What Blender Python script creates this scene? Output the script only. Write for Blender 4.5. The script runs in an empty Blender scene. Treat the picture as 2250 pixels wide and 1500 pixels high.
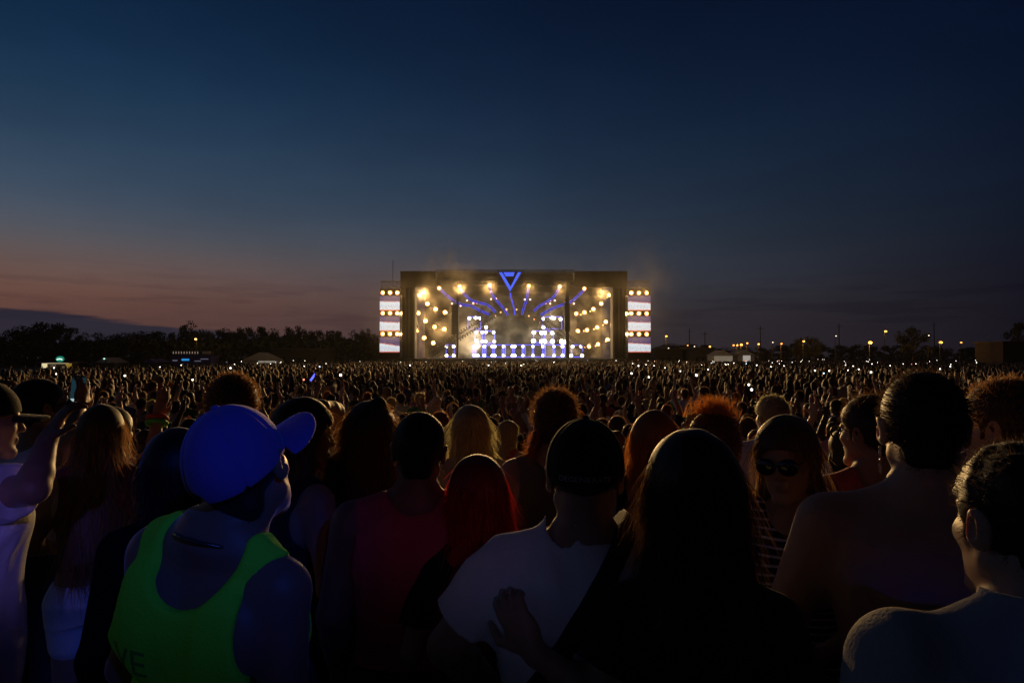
import bpy, math, random
import numpy as np
from mathutils import Vector, Matrix, Euler
from mathutils.bvhtree import BVHTree

random.seed(7); RNG = np.random.default_rng(7)
SC = bpy.context.scene
COL = SC.collection

# ---------------------------------------------------------------- camera
CAM_H = 1.88
PITCH = math.atan(33 / 1500)          # horizon a little below the middle of the frame
cam_data = bpy.data.cameras.new('camera')
cam_data.lens = 24.0; cam_data.sensor_width = 36.0
cam_data.clip_start = 0.05; cam_data.clip_end = 5000
cam = bpy.data.objects.new('camera', cam_data); COL.objects.link(cam)
cam.location = (0, 0, CAM_H); cam.rotation_euler = (math.pi / 2 + PITCH, 0, 0)
SC.camera = cam
SC.view_settings.view_transform = 'Standard'; SC.view_settings.look = 'None'
SC.view_settings.exposure = 0; SC.view_settings.gamma = 1
SC.cycles.use_denoising = True
SC.cycles.sample_clamp_indirect = 2.0
SC.cycles.max_bounces = 6; SC.cycles.diffuse_bounces = 2; SC.cycles.glossy_bounces = 2
SC.cycles.transmission_bounces = 3; SC.cycles.volume_bounces = 0; SC.cycles.transparent_max_bounces = 6
SC.cycles.use_light_tree = True
SC.cycles.volume_max_steps = 128


def lin(r, g, b):
    f = lambda c: (c / 255) / 12.92 if c / 255 <= 0.04045 else ((c / 255 + 0.055) / 1.055) ** 2.4
    return (f(r), f(g), f(b))


def P(px, py, Y):
    """world point seen at photo pixel (px, py) at depth Y"""
    u = (px - 1125) / 1500; v = (750 - py) / 1500
    dy = math.cos(PITCH) - v * math.sin(PITCH); dz = math.sin(PITCH) + v * math.cos(PITCH)
    return Vector((u / dy * Y, Y, CAM_H + dz / dy * Y))


# ---------------------------------------------------------------- sky (dusk, afterglow to the left)
world = bpy.data.worlds.new('World'); SC.world = world; world.use_nodes = True
wt = world.node_tree; wn = wt.nodes; wl = wt.links
for n in list(wn): wn.remove(n)
def W(t, **kw):
    n = wn.new(t)
    for k, v in kw.items(): setattr(n, k, v)
    return n
def Wm(op, a, b=None, c=None, clamp=False):
    n = W('ShaderNodeMath', operation=op, use_clamp=clamp)
    for i, s in enumerate((a, b, c)):
        if s is None: continue
        if isinstance(s, (int, float)): n.inputs[i].default_value = s
        else: wl.new(s, n.inputs[i])
    return n.outputs[0]
w_tc = W('ShaderNodeTexCoord'); w_sep = W('ShaderNodeSeparateXYZ')
w_nrm = W('ShaderNodeVectorMath', operation='NORMALIZE'); wl.new(w_tc.outputs['Generated'], w_nrm.inputs[0])
wl.new(w_nrm.outputs[0], w_sep.inputs[0])
w_el = Wm('MULTIPLY', Wm('ARCSINE', w_sep.outputs['Z']), 180 / math.pi)           # elevation, degrees
w_az = Wm('MULTIPLY', Wm('ARCTAN2', w_sep.outputs['X'], w_sep.outputs['Y']), 180 / math.pi)
w_c = Wm('COSINE', Wm('MULTIPLY', Wm('ADD', w_az, 60), math.pi / 180))
w_t = Wm('POWER', Wm('DIVIDE', Wm('MAXIMUM', w_el, 0.0), 90.0), 0.5)               # ramp coordinate: sqrt spacing
def sky_ramp(stops):
    r = W('ShaderNodeValToRGB'); r.color_ramp.interpolation = 'B_SPLINE'
    e = r.color_ramp.elements
    for i, (el, c) in enumerate(stops):
        p = math.sqrt(el / 90)
        k = e[i] if i < 2 else e.new(p)
        k.position = p; k.color = (*lin(*c), 1)
    wl.new(w_t, r.inputs[0]); return r.outputs[0]
SKY_L = sky_ramp([(0.0, (78, 56, 58)), (3.5, (98, 66, 58)), (5.2, (108, 78, 68)), (7.2, (98, 85, 84)), (9.0, (82, 86, 95)), (11.5, (62, 78, 98)), (16, (38, 63, 87)), (21, (18, 45, 74)), (27, (9, 32, 58)), (45, (4, 20, 46)), (90, (3, 12, 30))])
SKY_M = sky_ramp([(0.0, (56, 46, 50)), (3.5, (55, 52, 57)), (5.2, (60, 60, 67)), (7.2, (56, 63, 75)), (9.0, (50, 60, 73)), (11.5, (40, 56, 75)), (16, (26, 46, 69)), (21, (13, 33, 58)), (27, (5, 21, 45)), (45, (2, 12, 32)), (90, (2, 9, 24))])
SKY_R = sky_ramp([(0.0, (22, 18, 26)), (3.5, (22, 20, 30)), (6.0, (20, 22, 34)), (8.5, (18, 24, 38)), (11.5, (14, 24, 40)), (16, (10, 22, 42)), (21, (5, 17, 40)), (27, (3, 12, 34)), (45, (2, 8, 24)), (90, (2, 8, 22))])
def wmix(f, a, b):
    n = W('ShaderNodeMix', data_type='RGBA'); wl.new(f, n.inputs[0]); wl.new(a, n.inputs[6]); wl.new(b, n.inputs[7]); return n.outputs[2]
def wrange(v, a, b, smooth=True):
    n = W('ShaderNodeMapRange', interpolation_type='SMOOTHSTEP' if smooth else 'LINEAR')
    wl.new(v, n.inputs[0]); n.inputs[1].default_value = a; n.inputs[2].default_value = b; return n.outputs[0]
w_col = wmix(wrange(w_c, -0.12, 0.5, False), SKY_R, SKY_M)
w_col = wmix(wrange(w_c, 0.45, 0.93, False), w_col, SKY_L)
# a bank of cloud low on the left and faint streaks low on the right
w_map = W('ShaderNodeCombineXYZ'); wl.new(Wm('MULTIPLY', w_az, 0.055), w_map.inputs[0]); wl.new(Wm('MULTIPLY', w_el, 0.55), w_map.inputs[1])
w_ns = W('ShaderNodeTexNoise'); w_ns.inputs['Scale'].default_value = 2.2; w_ns.inputs['Detail'].default_value = 6
wl.new(w_map.outputs[0], w_ns.inputs['Vector'])
w_line = Wm('ADD', Wm('ADD', Wm('MULTIPLY', w_az, -0.095), -0.25), Wm('MULTIPLY', Wm('SUBTRACT', w_ns.outputs[0], 0.5), 1.7))
w_bank = wrange(Wm('SUBTRACT', w_line, w_el), -0.12, 0.22)
w_bank = Wm('MULTIPLY', w_bank, wrange(w_az, -14, -22))
w_cc = W('ShaderNodeRGB'); w_cc.outputs[0].default_value = (*lin(36, 38, 52), 1)
w_col = wmix(Wm('MULTIPLY', w_bank, 0.9), w_col, w_cc.outputs[0])
w_rear = W('ShaderNodeMix', data_type='RGBA', blend_type='MULTIPLY'); wl.new(Wm('MAXIMUM', wrange(w_c, -0.25, -0.8), wrange(w_el, 32, 60)), w_rear.inputs[0]); wl.new(w_col, w_rear.inputs[6]); w_rear.inputs[7].default_value = (.3, .25, .25, 1); w_col = w_rear.outputs[2]   # the sky opposite the afterglow and overhead is darkest
w_streak = Wm('MULTIPLY', wrange(w_ns.outputs[0], 0.47, 0.62), Wm('MULTIPLY', wrange(w_el, 7.5, 4.0), wrange(w_el, 1.0, 3.0)))
w_dk = W('ShaderNodeMix', data_type='RGBA', blend_type='MULTIPLY'); wl.new(Wm('MULTIPLY', w_streak, 0.35), w_dk.inputs[0]); wl.new(w_col, w_dk.inputs[6]); w_dk.inputs[7].default_value = (0.45, 0.45, 0.6, 1)
w_thin = W('ShaderNodeTexNoise'); w_thin.inputs['Scale'].default_value = 1.0; w_thin.inputs['Detail'].default_value = 7; w_thin.inputs['Roughness'].default_value = .6
w_map2 = W('ShaderNodeCombineXYZ'); wl.new(Wm('MULTIPLY', w_az, 0.05), w_map2.inputs[0]); wl.new(Wm('MULTIPLY', w_el, 0.13), w_map2.inputs[1]); wl.new(w_map2.outputs[0], w_thin.inputs['Vector'])
w_scl = W('ShaderNodeVectorMath', operation='SCALE'); wl.new(w_dk.outputs[2], w_scl.inputs[0]); wl.new(Wm('ADD', Wm('MULTIPLY', w_thin.outputs[0], .55), .73), w_scl.inputs['Scale'])   # thin uneven high cloud
w_bg = W('ShaderNodeBackground'); wl.new(w_scl.outputs[0], w_bg.inputs[0]); w_bg.inputs[1].default_value = 1.0
w_out = W('ShaderNodeOutputWorld'); wl.new(w_bg.outputs[0], w_out.inputs[0])


# ---------------------------------------------------------------- helpers
def tag(o, label=None, cat=None, group=None, kind=None):
    if label: o['label'] = label
    if cat: o['category'] = cat
    if group: o['group'] = group
    if kind: o['kind'] = kind
    return o

def empty(name, loc=(0, 0, 0), rz=0.0, label=None, cat=None, group=None):
    o = bpy.data.objects.new(name, None); COL.objects.link(o); o.empty_display_size = 0.1
    o.location = loc; o.rotation_euler = (0, 0, rz)
    return tag(o, label, cat, group)

def mesh_obj(name, V, F, mat, parent=None, smooth=False):
    me = bpy.data.meshes.new(name)
    V = np.asarray(V, dtype=np.float32)
    if isinstance(F, np.ndarray):
        n, k = F.shape
        me.vertices.add(len(V)); me.vertices.foreach_set('co', V.ravel())
        me.loops.add(n * k); me.loops.foreach_set('vertex_index', F.astype(np.int32).ravel())
        me.polygons.add(n); me.polygons.foreach_set('loop_start', np.arange(0, n * k, k, dtype=np.int32))
        me.update(calc_edges=True)
    else:
        me.from_pydata([tuple(map(float, v)) for v in V], [], F); me.update()
    if smooth: me.polygons.foreach_set('use_smooth', np.ones(len(me.polygons), dtype=bool))
    if mat: me.materials.append(mat)
    o = bpy.data.objects.new(name, me); COL.objects.link(o)
    if parent: o.parent = parent
    return o

class MB:
    """collects boxes, bars, discs and tubes into one mesh"""
    def __init__(s): s.v = []; s.f = []
    def add(s, V, F):
        b = len(s.v); s.v += [tuple(v) for v in V]; s.f += [tuple(i + b for i in f) for f in F]
    def box(s, x0, x1, y0, y1, z0, z1):
        s.add([(x, y, z) for x in (x0, x1) for y in (y0, y1) for z in (z0, z1)],
              [(0, 1, 3, 2), (4, 6, 7, 5), (0, 4, 5, 1), (2, 3, 7, 6), (0, 2, 6, 4), (1, 5, 7, 3)])
    def bar(s, a, b, r=0.05, n=4, r2=None):
        s.tube([a, b], [r, r if r2 is None else r2], n)
    def tube(s, pts, radii, n=8, cap=True):
        pts = [Vector(p) for p in pts]; rings = []
        for i, p in enumerate(pts):
            t = (pts[min(i + 1, len(pts) - 1)] - pts[max(i - 1, 0)]).normalized()
            u = t.cross(Vector((0, 0, 1)))
            if u.length < 1e-3: u = t.cross(Vector((1, 0, 0)))
            u.normalize(); w = t.cross(u)
            rings.append([p + (u * math.cos(2 * math.pi * k / n) + w * math.sin(2 * math.pi * k / n)) * radii[i] for k in range(n)])
        V = [q for r in rings for q in r]; F = []
        for i in range(len(pts) - 1):
            for k in range(n): F.append((i * n + k, i * n + (k + 1) % n, (i + 1) * n + (k + 1) % n, (i + 1) * n + k))
        if cap: F.append(tuple(range(n))[::-1]); F.append(tuple(range((len(pts) - 1) * n, len(pts) * n)))
        s.add(V, F)
    def disc(s, c, r, depth=0.05, n=12):         # a short drum facing -Y
        c = Vector(c); s.tube([c, c + Vector((0, depth, 0))], [r, r], n)
    def prism(s, poly, y0, y1):                  # polygon in x,z extruded along y
        n = len(poly)
        s.add([(x, y0, z) for x, z in poly] + [(x, y1, z) for x, z in poly],
              [tuple(range(n)), tuple(range(2 * n - 1, n - 1, -1))] + [(i, i + n, (i + 1) % n + n, (i + 1) % n) for i in range(n)])
    def truss(s, a, b, w=0.5, r=0.045, step=0.9):   # square lattice girder
        a = Vector(a); b = Vector(b); t = (b - a); L = t.length; t.normalize()
        u = t.cross(Vector((0, 1, 0)))
        if u.length < 1e-3: u = Vector((1, 0, 0))
        u.normalize(); v = t.cross(u).normalized()
        cs = [(u * i + v * j) * w / 2 for i, j in ((-1, -1), (1, -1), (1, 1), (-1, 1))]
        for c in cs: s.bar(a + c, b + c, r)
        n = max(1, round(L / step))
        for i in range(n):
            p = a + t * (L * i / n); q = a + t * (L * (i + 1) / n)
            for k in range(4):
                c, d = cs[k], cs[(k + 1) % 4]
                s.bar(p + c, q + d, r * .6) if i % 2 else s.bar(p + d, q + c, r * .6)
                s.bar(p + c, p + d, r * .6)
    def build(s, name, mat, parent=None, smooth=False):
        return mesh_obj(name, s.v, s.f, mat, parent, smooth)

MATS = {}
def mat(name, rgb, rough=0.7, metal=0.0, bump=0.0, scale=40.0, var=0.0, spec=0.5, transl=0.0, sheen=0.0, sss=0.0):
    if name in MATS: return MATS[name]
    m = bpy.data.materials.new(name); m.use_nodes = True; nt = m.node_tree; b = nt.nodes['Principled BSDF']
    b.inputs['Base Color'].default_value = (*rgb, 1); b.inputs['Roughness'].default_value = rough
    b.inputs['Metallic'].default_value = metal; b.inputs['Specular IOR Level'].default_value = spec
    if sheen: b.inputs['Sheen Weight'].default_value = sheen; b.inputs['Sheen Roughness'].default_value = .35
    if sss: b.inputs['Subsurface Weight'].default_value = sss; b.inputs['Subsurface Radius'].default_value = (1.0, .22, .10); b.inputs['Subsurface Scale'].default_value = .012
    if var or bump:
        tc = nt.nodes.new('ShaderNodeTexCoord'); ns = nt.nodes.new('ShaderNodeTexNoise')
        ns.inputs['Scale'].default_value = scale; ns.inputs['Detail'].default_value = 4
        nt.links.new(tc.outputs['Object'], ns.inputs['Vector'])
        if var:
            mx = nt.nodes.new('ShaderNodeMix'); mx.data_type = 'RGBA'
            mx.inputs[6].default_value = (*[c * (1 - var) for c in rgb], 1); mx.inputs[7].default_value = (*[min(1, c * (1 + var)) for c in rgb], 1)
            nt.links.new(ns.outputs[0], mx.inputs[0]); nt.links.new(mx.outputs[2], b.inputs['Base Color'])
        if bump:
            bp = nt.nodes.new('ShaderNodeBump'); bp.inputs['Strength'].default_value = bump; bp.inputs['Distance'].default_value = 0.01
            nt.links.new(ns.outputs[0], bp.inputs['Height']); nt.links.new(bp.outputs[0], b.inputs['Normal'])
    if transl:
        t = nt.nodes.new('ShaderNodeBsdfTranslucent'); t.inputs[0].default_value = (*[min(1, c * 2.2) for c in rgb], 1)
        ms = nt.nodes.new('ShaderNodeMixShader'); ms.inputs[0].default_value = transl
        out = nt.nodes['Material Output']
        nt.links.new(b.outputs[0], ms.inputs[1]); nt.links.new(t.outputs[0], ms.inputs[2]); nt.links.new(ms.outputs[0], out.inputs[0])
    MATS[name] = m; return m

def glow(name, rgb, strength, sample=False):
    if name in MATS: return MATS[name]
    m = bpy.data.materials.new(name); m.use_nodes = True; nt = m.node_tree
    b = nt.nodes['Principled BSDF']; b.inputs['Base Color'].default_value = (*[c * .3 for c in rgb], 1)
    b.inputs['Emission Color'].default_value = (*rgb, 1); b.inputs['Emission Strength'].default_value = strength
    if not sample: m.cycles.emission_sampling = 'NONE'
    MATS[name] = m; return m

def lamp(name, kind, loc, power, color, target=None, size=0.1, angle=60, blend=0.6, parent=None):
    d = bpy.data.lights.new(name, kind); d.energy = power; d.color = color
    if kind in ('POINT', 'SPOT'): d.shadow_soft_size = size
    if kind == 'SPOT': d.spot_size = math.radians(angle); d.spot_blend = blend
    o = bpy.data.objects.new(name, d); COL.objects.link(o); o.location = loc
    if target is not None:
        o.rotation_euler = (Vector(target) - Vector(loc)).to_track_quat('-Z', 'Y').to_euler()
    if parent:
        o.parent = parent; o.matrix_parent_inverse = Matrix.Translation(parent.location).inverted()
    return o

# dusk has no sun above the horizon; what is left of it is a trace from low on the left
sun_d = bpy.data.lights.new('sun', 'SUN'); sun_d.energy = 0.012; sun_d.angle = math.radians(10); sun_d.color = (1.0, .62, .45)
sun = bpy.data.objects.new('sun', sun_d); COL.objects.link(sun)
sun.rotation_euler = Vector((.82, -.55, -.06)).to_track_quat('-Z', 'Y').to_euler()

WARM = (1.0, .60, .22)
STAGE_Y = 126.0
# the audience blinders on the front truss: narrow enough to pass over the front rows, they rim the people near the camera
for px, py, pw in ((930, 645, 45000), (1010, 632, 60000), (1076, 630, 60000), (1162, 630, 60000), (1230, 632, 60000), (1320, 645, 45000)):
    p = P(px, py, STAGE_Y - 1.2)
    lamp('audience_blinder_light', 'SPOT', p, pw * 2.5, WARM, target=(p.x * .3, 4, 3.0), size=.35, angle=40, blend=.7)
# blue moving heads on the mixing tower behind the photographer
lamp('blue_beam_light', 'SPOT', (2.9, -4.4, 5.0), 520, (.02, .10, 1.0), target=P(540, 1060, 1.36), size=.12, angle=6.8, blend=1)
lamp('blue_beam_light', 'SPOT', (-1.5, -6.0, 3.4), 170, (.16, .12, .85), target=P(20, 1080, 2.4), size=.12, angle=4.0, blend=1)
lamp('blue_beam_light', 'SPOT', (1.5, -6.0, 3.4), 620, (.20, .15, .9), target=P(125, 1150, 3.1), size=.12, angle=4.4, blend=1)
lamp('blue_beam_light', 'SPOT', (2.5, -6.0, 3.4), 190, (.06, .07, 1.0), target=P(2330, 1520, 1.1), size=.12, angle=3.0, blend=1)
lamp('blue_beam_light', 'SPOT', (0.6, -6.0, 3.4), 95, (.22, .22, .58), target=P(1110, 1260, 1.42), size=.12, angle=3.2, blend=1)
lamp('violet_beam_light', 'SPOT', (1.9, -5.0, 4.6), 110, (.45, .10, .40), target=P(880, 1180, 2.1), size=.12, angle=3.6, blend=1)
lamp('blue_beam_light', 'SPOT', (1.6, -6.0, 3.4), 10, (.10, .06, 1.0), target=P(2060, 1080, 1.6), size=.12, angle=2.2, blend=1)
# ================================================================ ground
def gz(y):
    t = min(max((y - 1.5) / 8.0, 0), 1); t = t * t * (3 - 2 * t)
    return -0.68 * t
gx = np.array([-900, -300, -120, -60, -30, -15, -6, 0, 6, 15, 30, 60, 120, 300, 900.])
gy = np.concatenate([[-900, -200, -40, -8], np.arange(-2, 14, .5), [16, 20, 30, 50, 80, 126, 160, 220, 320, 500, 900]])
gv = [(x, y, gz(y)) for y in gy for x in gx]
nx = len(gx)
gf = [(j * nx + i, j * nx + i + 1, (j + 1) * nx + i + 1, (j + 1) * nx + i) for j in range(len(gy) - 1) for i in range(nx - 1)]
tag(mesh_obj('ground', gv, gf, mat('grass_ground', (.045, .05, .025), .95, var=.5, scale=.8, bump=.5), smooth=True), kind='structure')

# ================================================================ stage
S = STAGE_Y
def X(px, Y=None): return (px - 1125) / 1500 * (Y or S)
def Z(py, Y=None): return P(1125, py, Y or S).z
G0 = -0.68
m_steel = mat('stage_steel', (.022, .02, .018), .7, .1)
m_scrim = mat('stage_scrim', (.018, .014, .011), .95, bump=.3, scale=6, var=.5)
m_black = mat('black_cloth', (.012, .011, .010), .95)
m_deck = mat('stage_deck', (.03, .028, .027), .7)
m_house = mat('lamp_housing', (.02, .02, .02), .5, .3)
m_lens = glow('warm_lamp_lens', (1.0, .74, .38), 7.0)
m_lens2 = glow('white_lamp_lens', (1.0, .93, .80), 9.0)
m_blue = glow('blue_led', (.055, .075, 1.0), 1.1)
m_refl = glow('lamp_halo', (1.0, .48, .13), .26); m_halo_w = glow('lamp_halo_white', (1.0, .80, .52), .5)  # emissive colours of the halo rings added round the lamp lenses
m_amber = glow('amber_lamp_lens', (1.0, .36, .12), 3.0)
m_pink = glow('rose_lamp_lens', (1.0, .5, .35), 4.0)

stage = empty('festival_stage', (X(1129), S, G0), 0, 'wide black outdoor concert stage lit gold from inside', 'stage')
def st(name, mb, m): 
    o = mb.build(name, m, stage); o.matrix_parent_inverse = Matrix.Translation(stage.location).inverted(); return o
mb = MB(); mb.box(X(880), X(1378), S, S + 18, G0, Z(787.5)); st('deck', mb, m_deck)
mb = MB(); mb.box(X(908), X(1350), S + 17.0, S + 17.4, Z(786), Z(600)); st('back_wall', mb, m_scrim)
for a, b in ((880, 912), (1346, 1378)):
    mb = MB(); mb.box(X(a), X(b), S - .4, S + 2.6, Z(787), Z(632.3))
    for q in (a + 2, a + 12, a + 21, b - 2): mb.bar((X(q), S - .55, Z(786)), (X(q), S - .55, Z(634)), .12, 6)
    st('side_tower', mb, m_scrim)
for q in (881, 1374):
    mb = MB()
    for dx in (0, 3.2): mb.bar((X(q + dx), S - .8, Z(786)), (X(q + dx), S - .8, Z(650)), .13, 8)
    st('tower_pipe', mb, mat('chrome_pipe', (.45, .42, .38), .25, 1.0))
for a, b in ((880, 958), (1262, 1378)):
    mb = MB(); mb.box(X(a), X(b), S - .5, S - .1, Z(632), Z(597.5)); mb.box(X(a), X(b), S - .62, S - .52, Z(598.5), Z(596.5))
    st('scrim_banner', mb, m_scrim)
mb = MB(); mb.box(X(881), X(1377), S, S + 17, Z(600), Z(597.2)); st('roof', mb, m_scrim)
mb = MB()
for py in (597, 608.5, 622): mb.truss((X(958), S - .3, Z(py)), (X(1262), S - .3, Z(py)), .5 if py != 622 else .9, .05, 1.0)
for q in (958, 990, 1006, 1026, 1060, 1094, 1150, 1184, 1217, 1241, 1256): mb.bar((X(q), S - .6, Z(626)), (X(q), S - .6, Z(594)), .07)
st('front_truss', mb, m_steel)
mb = MB(); mb.box(X(958), X(1262), S + 1.6, S + 1.7, Z(626), Z(598)); st('roof_fascia', mb, mat('fascia_mesh', (.018, .014, .011), .9))
for q, w in ((1006, 2), (1246, 3.6)):
    mb = MB(); mb.box(X(q - w), X(q + w), S - .9, S - .3, Z(787), Z(618)); st('mast', mb, m_steel)
mb = MB(); mb.bar((X(863), S - .2, Z(620)), (X(863), S - .2, Z(572)), .05, 5); st('antenna', mb, m_steel)
# the round dark drape behind the performers
mb = MB(); n = 28
mb.prism([(X(1127) + X(1125 + 42) * math.cos(2 * math.pi * k / n), Z(728) + (Z(695) - Z(728)) * math.sin(2 * math.pi * k / n)) for k in range(n)], S + 10.0, S + 10.3)
st('dark_drape', mb, m_black)
# risers in the middle
mb = MB(); mb.box(X(1010), X(1245), S + 7, S + 12, Z(787.4), Z(766)); mb.box(X(1040), X(1222), S + 8.5, S + 12, Z(765.5), Z(733)); st('riser', mb, m_black)

def in_front(o): return o
# ---------------------------------------------------------------- lamps
ORD = ['first', 'second', 'third', 'fourth', 'fifth', 'sixth', 'seventh', 'eighth', 'ninth', 'tenth', 'eleventh', 'twelfth', 'thirteenth', 'fourteenth', 'fifteenth', 'sixteenth']
LM = {}
def lamp_meshes(r, lens_mat, key):
    if key in LM: return LM[key]
    h = MB(); h.tube([(0, .02, 0), (0, .3, 0), (0, .42, 0)], [r * 1.12, r * 1.0, r * .5], 10); h.box(-.05, .05, .15, .3, r, r + .35)
    l = MB(); l.tube([(0, -.03, 0), (0, .015, 0)], [r * .75, r], 12)
    rf = MB(); rf.tube([(0, -.02, 0), (0, .02, 0)], [r * 1.55, r * 1.1], 14)  # added glowing ring that imitates the halo round a lens
    ho = h.build('housing', m_house); lo = l.build('lens', lens_mat); ro = rf.build('halo_ring', m_halo_w if key[0] == 'b' else m_refl)
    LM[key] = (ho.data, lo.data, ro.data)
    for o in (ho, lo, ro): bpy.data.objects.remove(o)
    return LM[key]
def stage_lamp(px, py, dy, r, lens_mat, key, label, group, power=0, color=WARM):
    p = P(px, py, S + dy)
    e = empty('stage_lamp', p, 0, label, 'stage lamp', group)
    for nm, me in zip(('housing', 'lens', 'halo_ring') if r > .2 and key[0] != 'b' else ('housing', 'lens'), lamp_meshes(r, lens_mat, key)):
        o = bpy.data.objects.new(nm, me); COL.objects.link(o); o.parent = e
    if power: lamp('lamp_light', 'POINT', p + Vector((0, -.35 - r, 0)), power, color, size=.18, parent=e)
    return e
def lamp_row(pts, dy, r, lm, key, where, group, power, color=WARM, word='warm'):
    pts = sorted(pts)
    for i, (x, y) in enumerate(pts):
        stage_lamp(x, y, dy, r, lm, key, f'{word} lamp, {ORD[i]} from the left in the {where}', group, power, color)
PW = 640
g = 'lamps on the curved strings at the sides of the stage'
lamp_row([(922, 649), (939, 667), (957, 679), (978, 686)], 6, .27, m_lens, 'w', 'top lamp string left on the stage', g, PW)
lamp_row([(919, 688), (935, 705), (955, 718), (976, 723)], 6, .27, m_lens, 'w', 'middle lamp string left on the stage', g, PW)
lamp_row([(915, 726), (932, 742), (952, 753)], 6, .27, m_lens, 'w', 'bottom lamp string left on the stage', g, PW)
lamp_row([(1338, 648), (1321, 667), (1304, 679), (1284, 686), (1266, 689)], 6, .25, m_lens, 'w2', 'top lamp string right on the stage', g, PW * .8)
lamp_row([(1331, 707), (1312, 719), (1290, 725), (1270, 727)], 6, .25, m_lens, 'w2', 'middle lamp string right on the stage', g, PW * .8)
lamp_row([(1350, 732), (1335, 746), (1314, 756), (1294, 761)], 6, .25, m_lens, 'w2', 'bottom lamp string right on the stage', g, PW * .8)
g = 'lamps under the front truss at the heads of the blue arms'
lamp_row([(965, 633), (1010, 629), (1076, 626), (1162, 628), (1230, 629.5), (1284, 634)], -1.3, .26, m_lens, 'w3', 'row under the stage roof', g, PW * .22)
g = 'lamps above the side screens'
for side, xs in (('left', (841, 857, 873)), ('right', (1387, 1404, 1421))):
    for row, y in (('upper', 643), ('middle', 688), ('lower', 733.5)):
        lamp_row([(x, y + (.5 if side == 'right' else 0)) for x in xs], -.9, .26, m_lens, 'w4', f'{row} row of the {side} screen tower', g, PW * .35)
g = 'white lamps on the blue frames of the stage set'
WHT = (1.0, .86, .62)
xs_low = [981, 997, 1042, 1050, 1064, 1082, 1087, 1106, 1126, 1131, 1149, 1171, 1193, 1217, 1236]
lamp_row([(x, 761) for x in xs_low], 6.2, .28, m_lens2, 'b', 'upper line of the wide bottom frame', g, 110, WHT, 'white')
lamp_row([(x, 781) for x in xs_low], 6.2, .28, m_lens2, 'b', 'lowest line of the wide bottom frame', g, 110, WHT, 'white')
lamp_row([(1258, 761), (1277, 761), (1255, 781), (1279, 781)], 5.2, .3, m_lens2, 'b2', 'small blue frame right of the mast', g, 160, WHT, 'white')
lamp_row([(1046, 730), (1060, 730), (1068, 729), (1085, 730)], 8, .28, m_lens2, 'b', 'left upper tier of the set', g, 160, WHT, 'white')
lamp_row([(1047, 749), (1060, 750), (1067, 750), (1086, 750)], 8, .28, m_lens2, 'b', 'left lower tier of the set', g, 200, WHT, 'white')
lamp_row([(1173, 730), (1190, 731), (1197, 731), (1214, 731)], 8, .36, m_lens2, 'b3', 'right upper tier of the set', g, 160, WHT, 'white')
lamp_row([(1172, 749), (1190, 750), (1197, 750), (1214, 750), (1234, 750), (1241, 751)], 8, .42, m_lens2, 'b4', 'right lower tier of the set', g, 200, WHT, 'white')
lamp_row([(1031, 699), (1045, 698), (1054, 699), (1068, 719)], 8, .3, m_lens2, 'b2', 'left crown of the set', g, 160, WHT, 'white')
lamp_row([(1194, 700), (1212, 698), (1217, 699), (1232, 701), (1194, 719)], 8, .3, m_lens2, 'b2', 'right crown of the set', g, 160, WHT, 'white')
g = 'little red and amber lamps among the blue arms'
lamp_row([(993, 667), (1012, 672), (1026, 660), (1040, 666), (1048, 665), (1079, 657), (1090, 656)], 1.5, .16, m_pink, 'p', 'left scatter of small red lamps', g, 0, word='rose')
lamp_row([(1153, 658), (1165, 658), (1199, 666), (1209, 660), (1219, 660), (1209, 667), (1261, 667)], 1.5, .16, m_pink, 'p', 'right scatter of small red lamps', g, 0, word='rose')
lamp_row([(1088, 694), (1100, 686), (1113, 679), (1113, 680.6), (1135, 680), (1148, 687), (1162, 694), (1174, 701), (1187, 709)], 3, .14, m_amber, 'a', 'arch above the dark drape', g, 0, word='amber')
lamp_row([(1276, 691), (1297, 684), (1334, 653), (1283, 727), (1305, 723), (1325, 714), (1350, 738), (1331, 750), (1309, 760), (1284, 763)], 5.4, .13, m_amber, 'a', 'small amber lamps beside the right strings', g, 0, word='amber')

# ---------------------------------------------------------------- blue arms
def blue_arm(pts, label, dy=0.2, w=.26):
    q = [P(x, y, S + dy) for x, y in pts]
    o = empty('hanging_led_tube', q[0], 0, label, 'light arm', 'curved blue light arms hanging over the stage')
    inv = Matrix.Translation(q[0]).inverted()
    f = MB(); f.tube([p + Vector((0, .22, 0)) for p in q], [w * .55] * len(q), 5); f.build('frame', m_steel, o).matrix_parent_inverse = inv
    for sgn in (-1, 1):
        t = MB(); pp = []
        for i, p in enumerate(q):
            d = (q[min(i + 1, len(q) - 1)] - q[max(0, i - 1)]).normalized(); nrm = Vector((d.z, 0, -d.x))
            pp.append(p + nrm * (w * .55 * sgn))
        for i in range(len(pp) - 1):
            a, b = pp[i], pp[i + 1]; t.bar(a.lerp(b, .04), a.lerp(b, .94), .055, 5)
        t.build('led_strip', m_blue, o).matrix_parent_inverse = inv
blue_arm([(967, 635), (981, 649), (999, 663), (1014, 669), (1035, 672), (1056, 683), (1076, 691)], 'outermost blue light arm on the left half of the stage')
blue_arm([(1010, 631), (1020, 646), (1035, 660), (1052, 665), (1070, 669), (1080, 677), (1089, 686)], 'second blue light arm from the left')
blue_arm([(1076, 629), (1080, 645), (1089, 658), (1098, 668), (1107, 678), (1116, 693)], 'blue light arm left of the triangle emblem, steep and bent')
blue_arm([(1120.5, 641), (1123, 655), (1127, 668), (1130, 680), (1131.5, 693)], 'thin blue light arm hanging from the tip of the triangle', w=.12)
blue_arm([(1162, 630), (1159, 646), (1157, 660), (1151, 675), (1147, 692)], 'blue light arm right of the triangle emblem, nearly upright')
blue_arm([(1230, 631), (1222, 645), (1213, 656), (1200, 664), (1185, 672), (1172, 684)], 'second blue light arm from the right')
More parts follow.
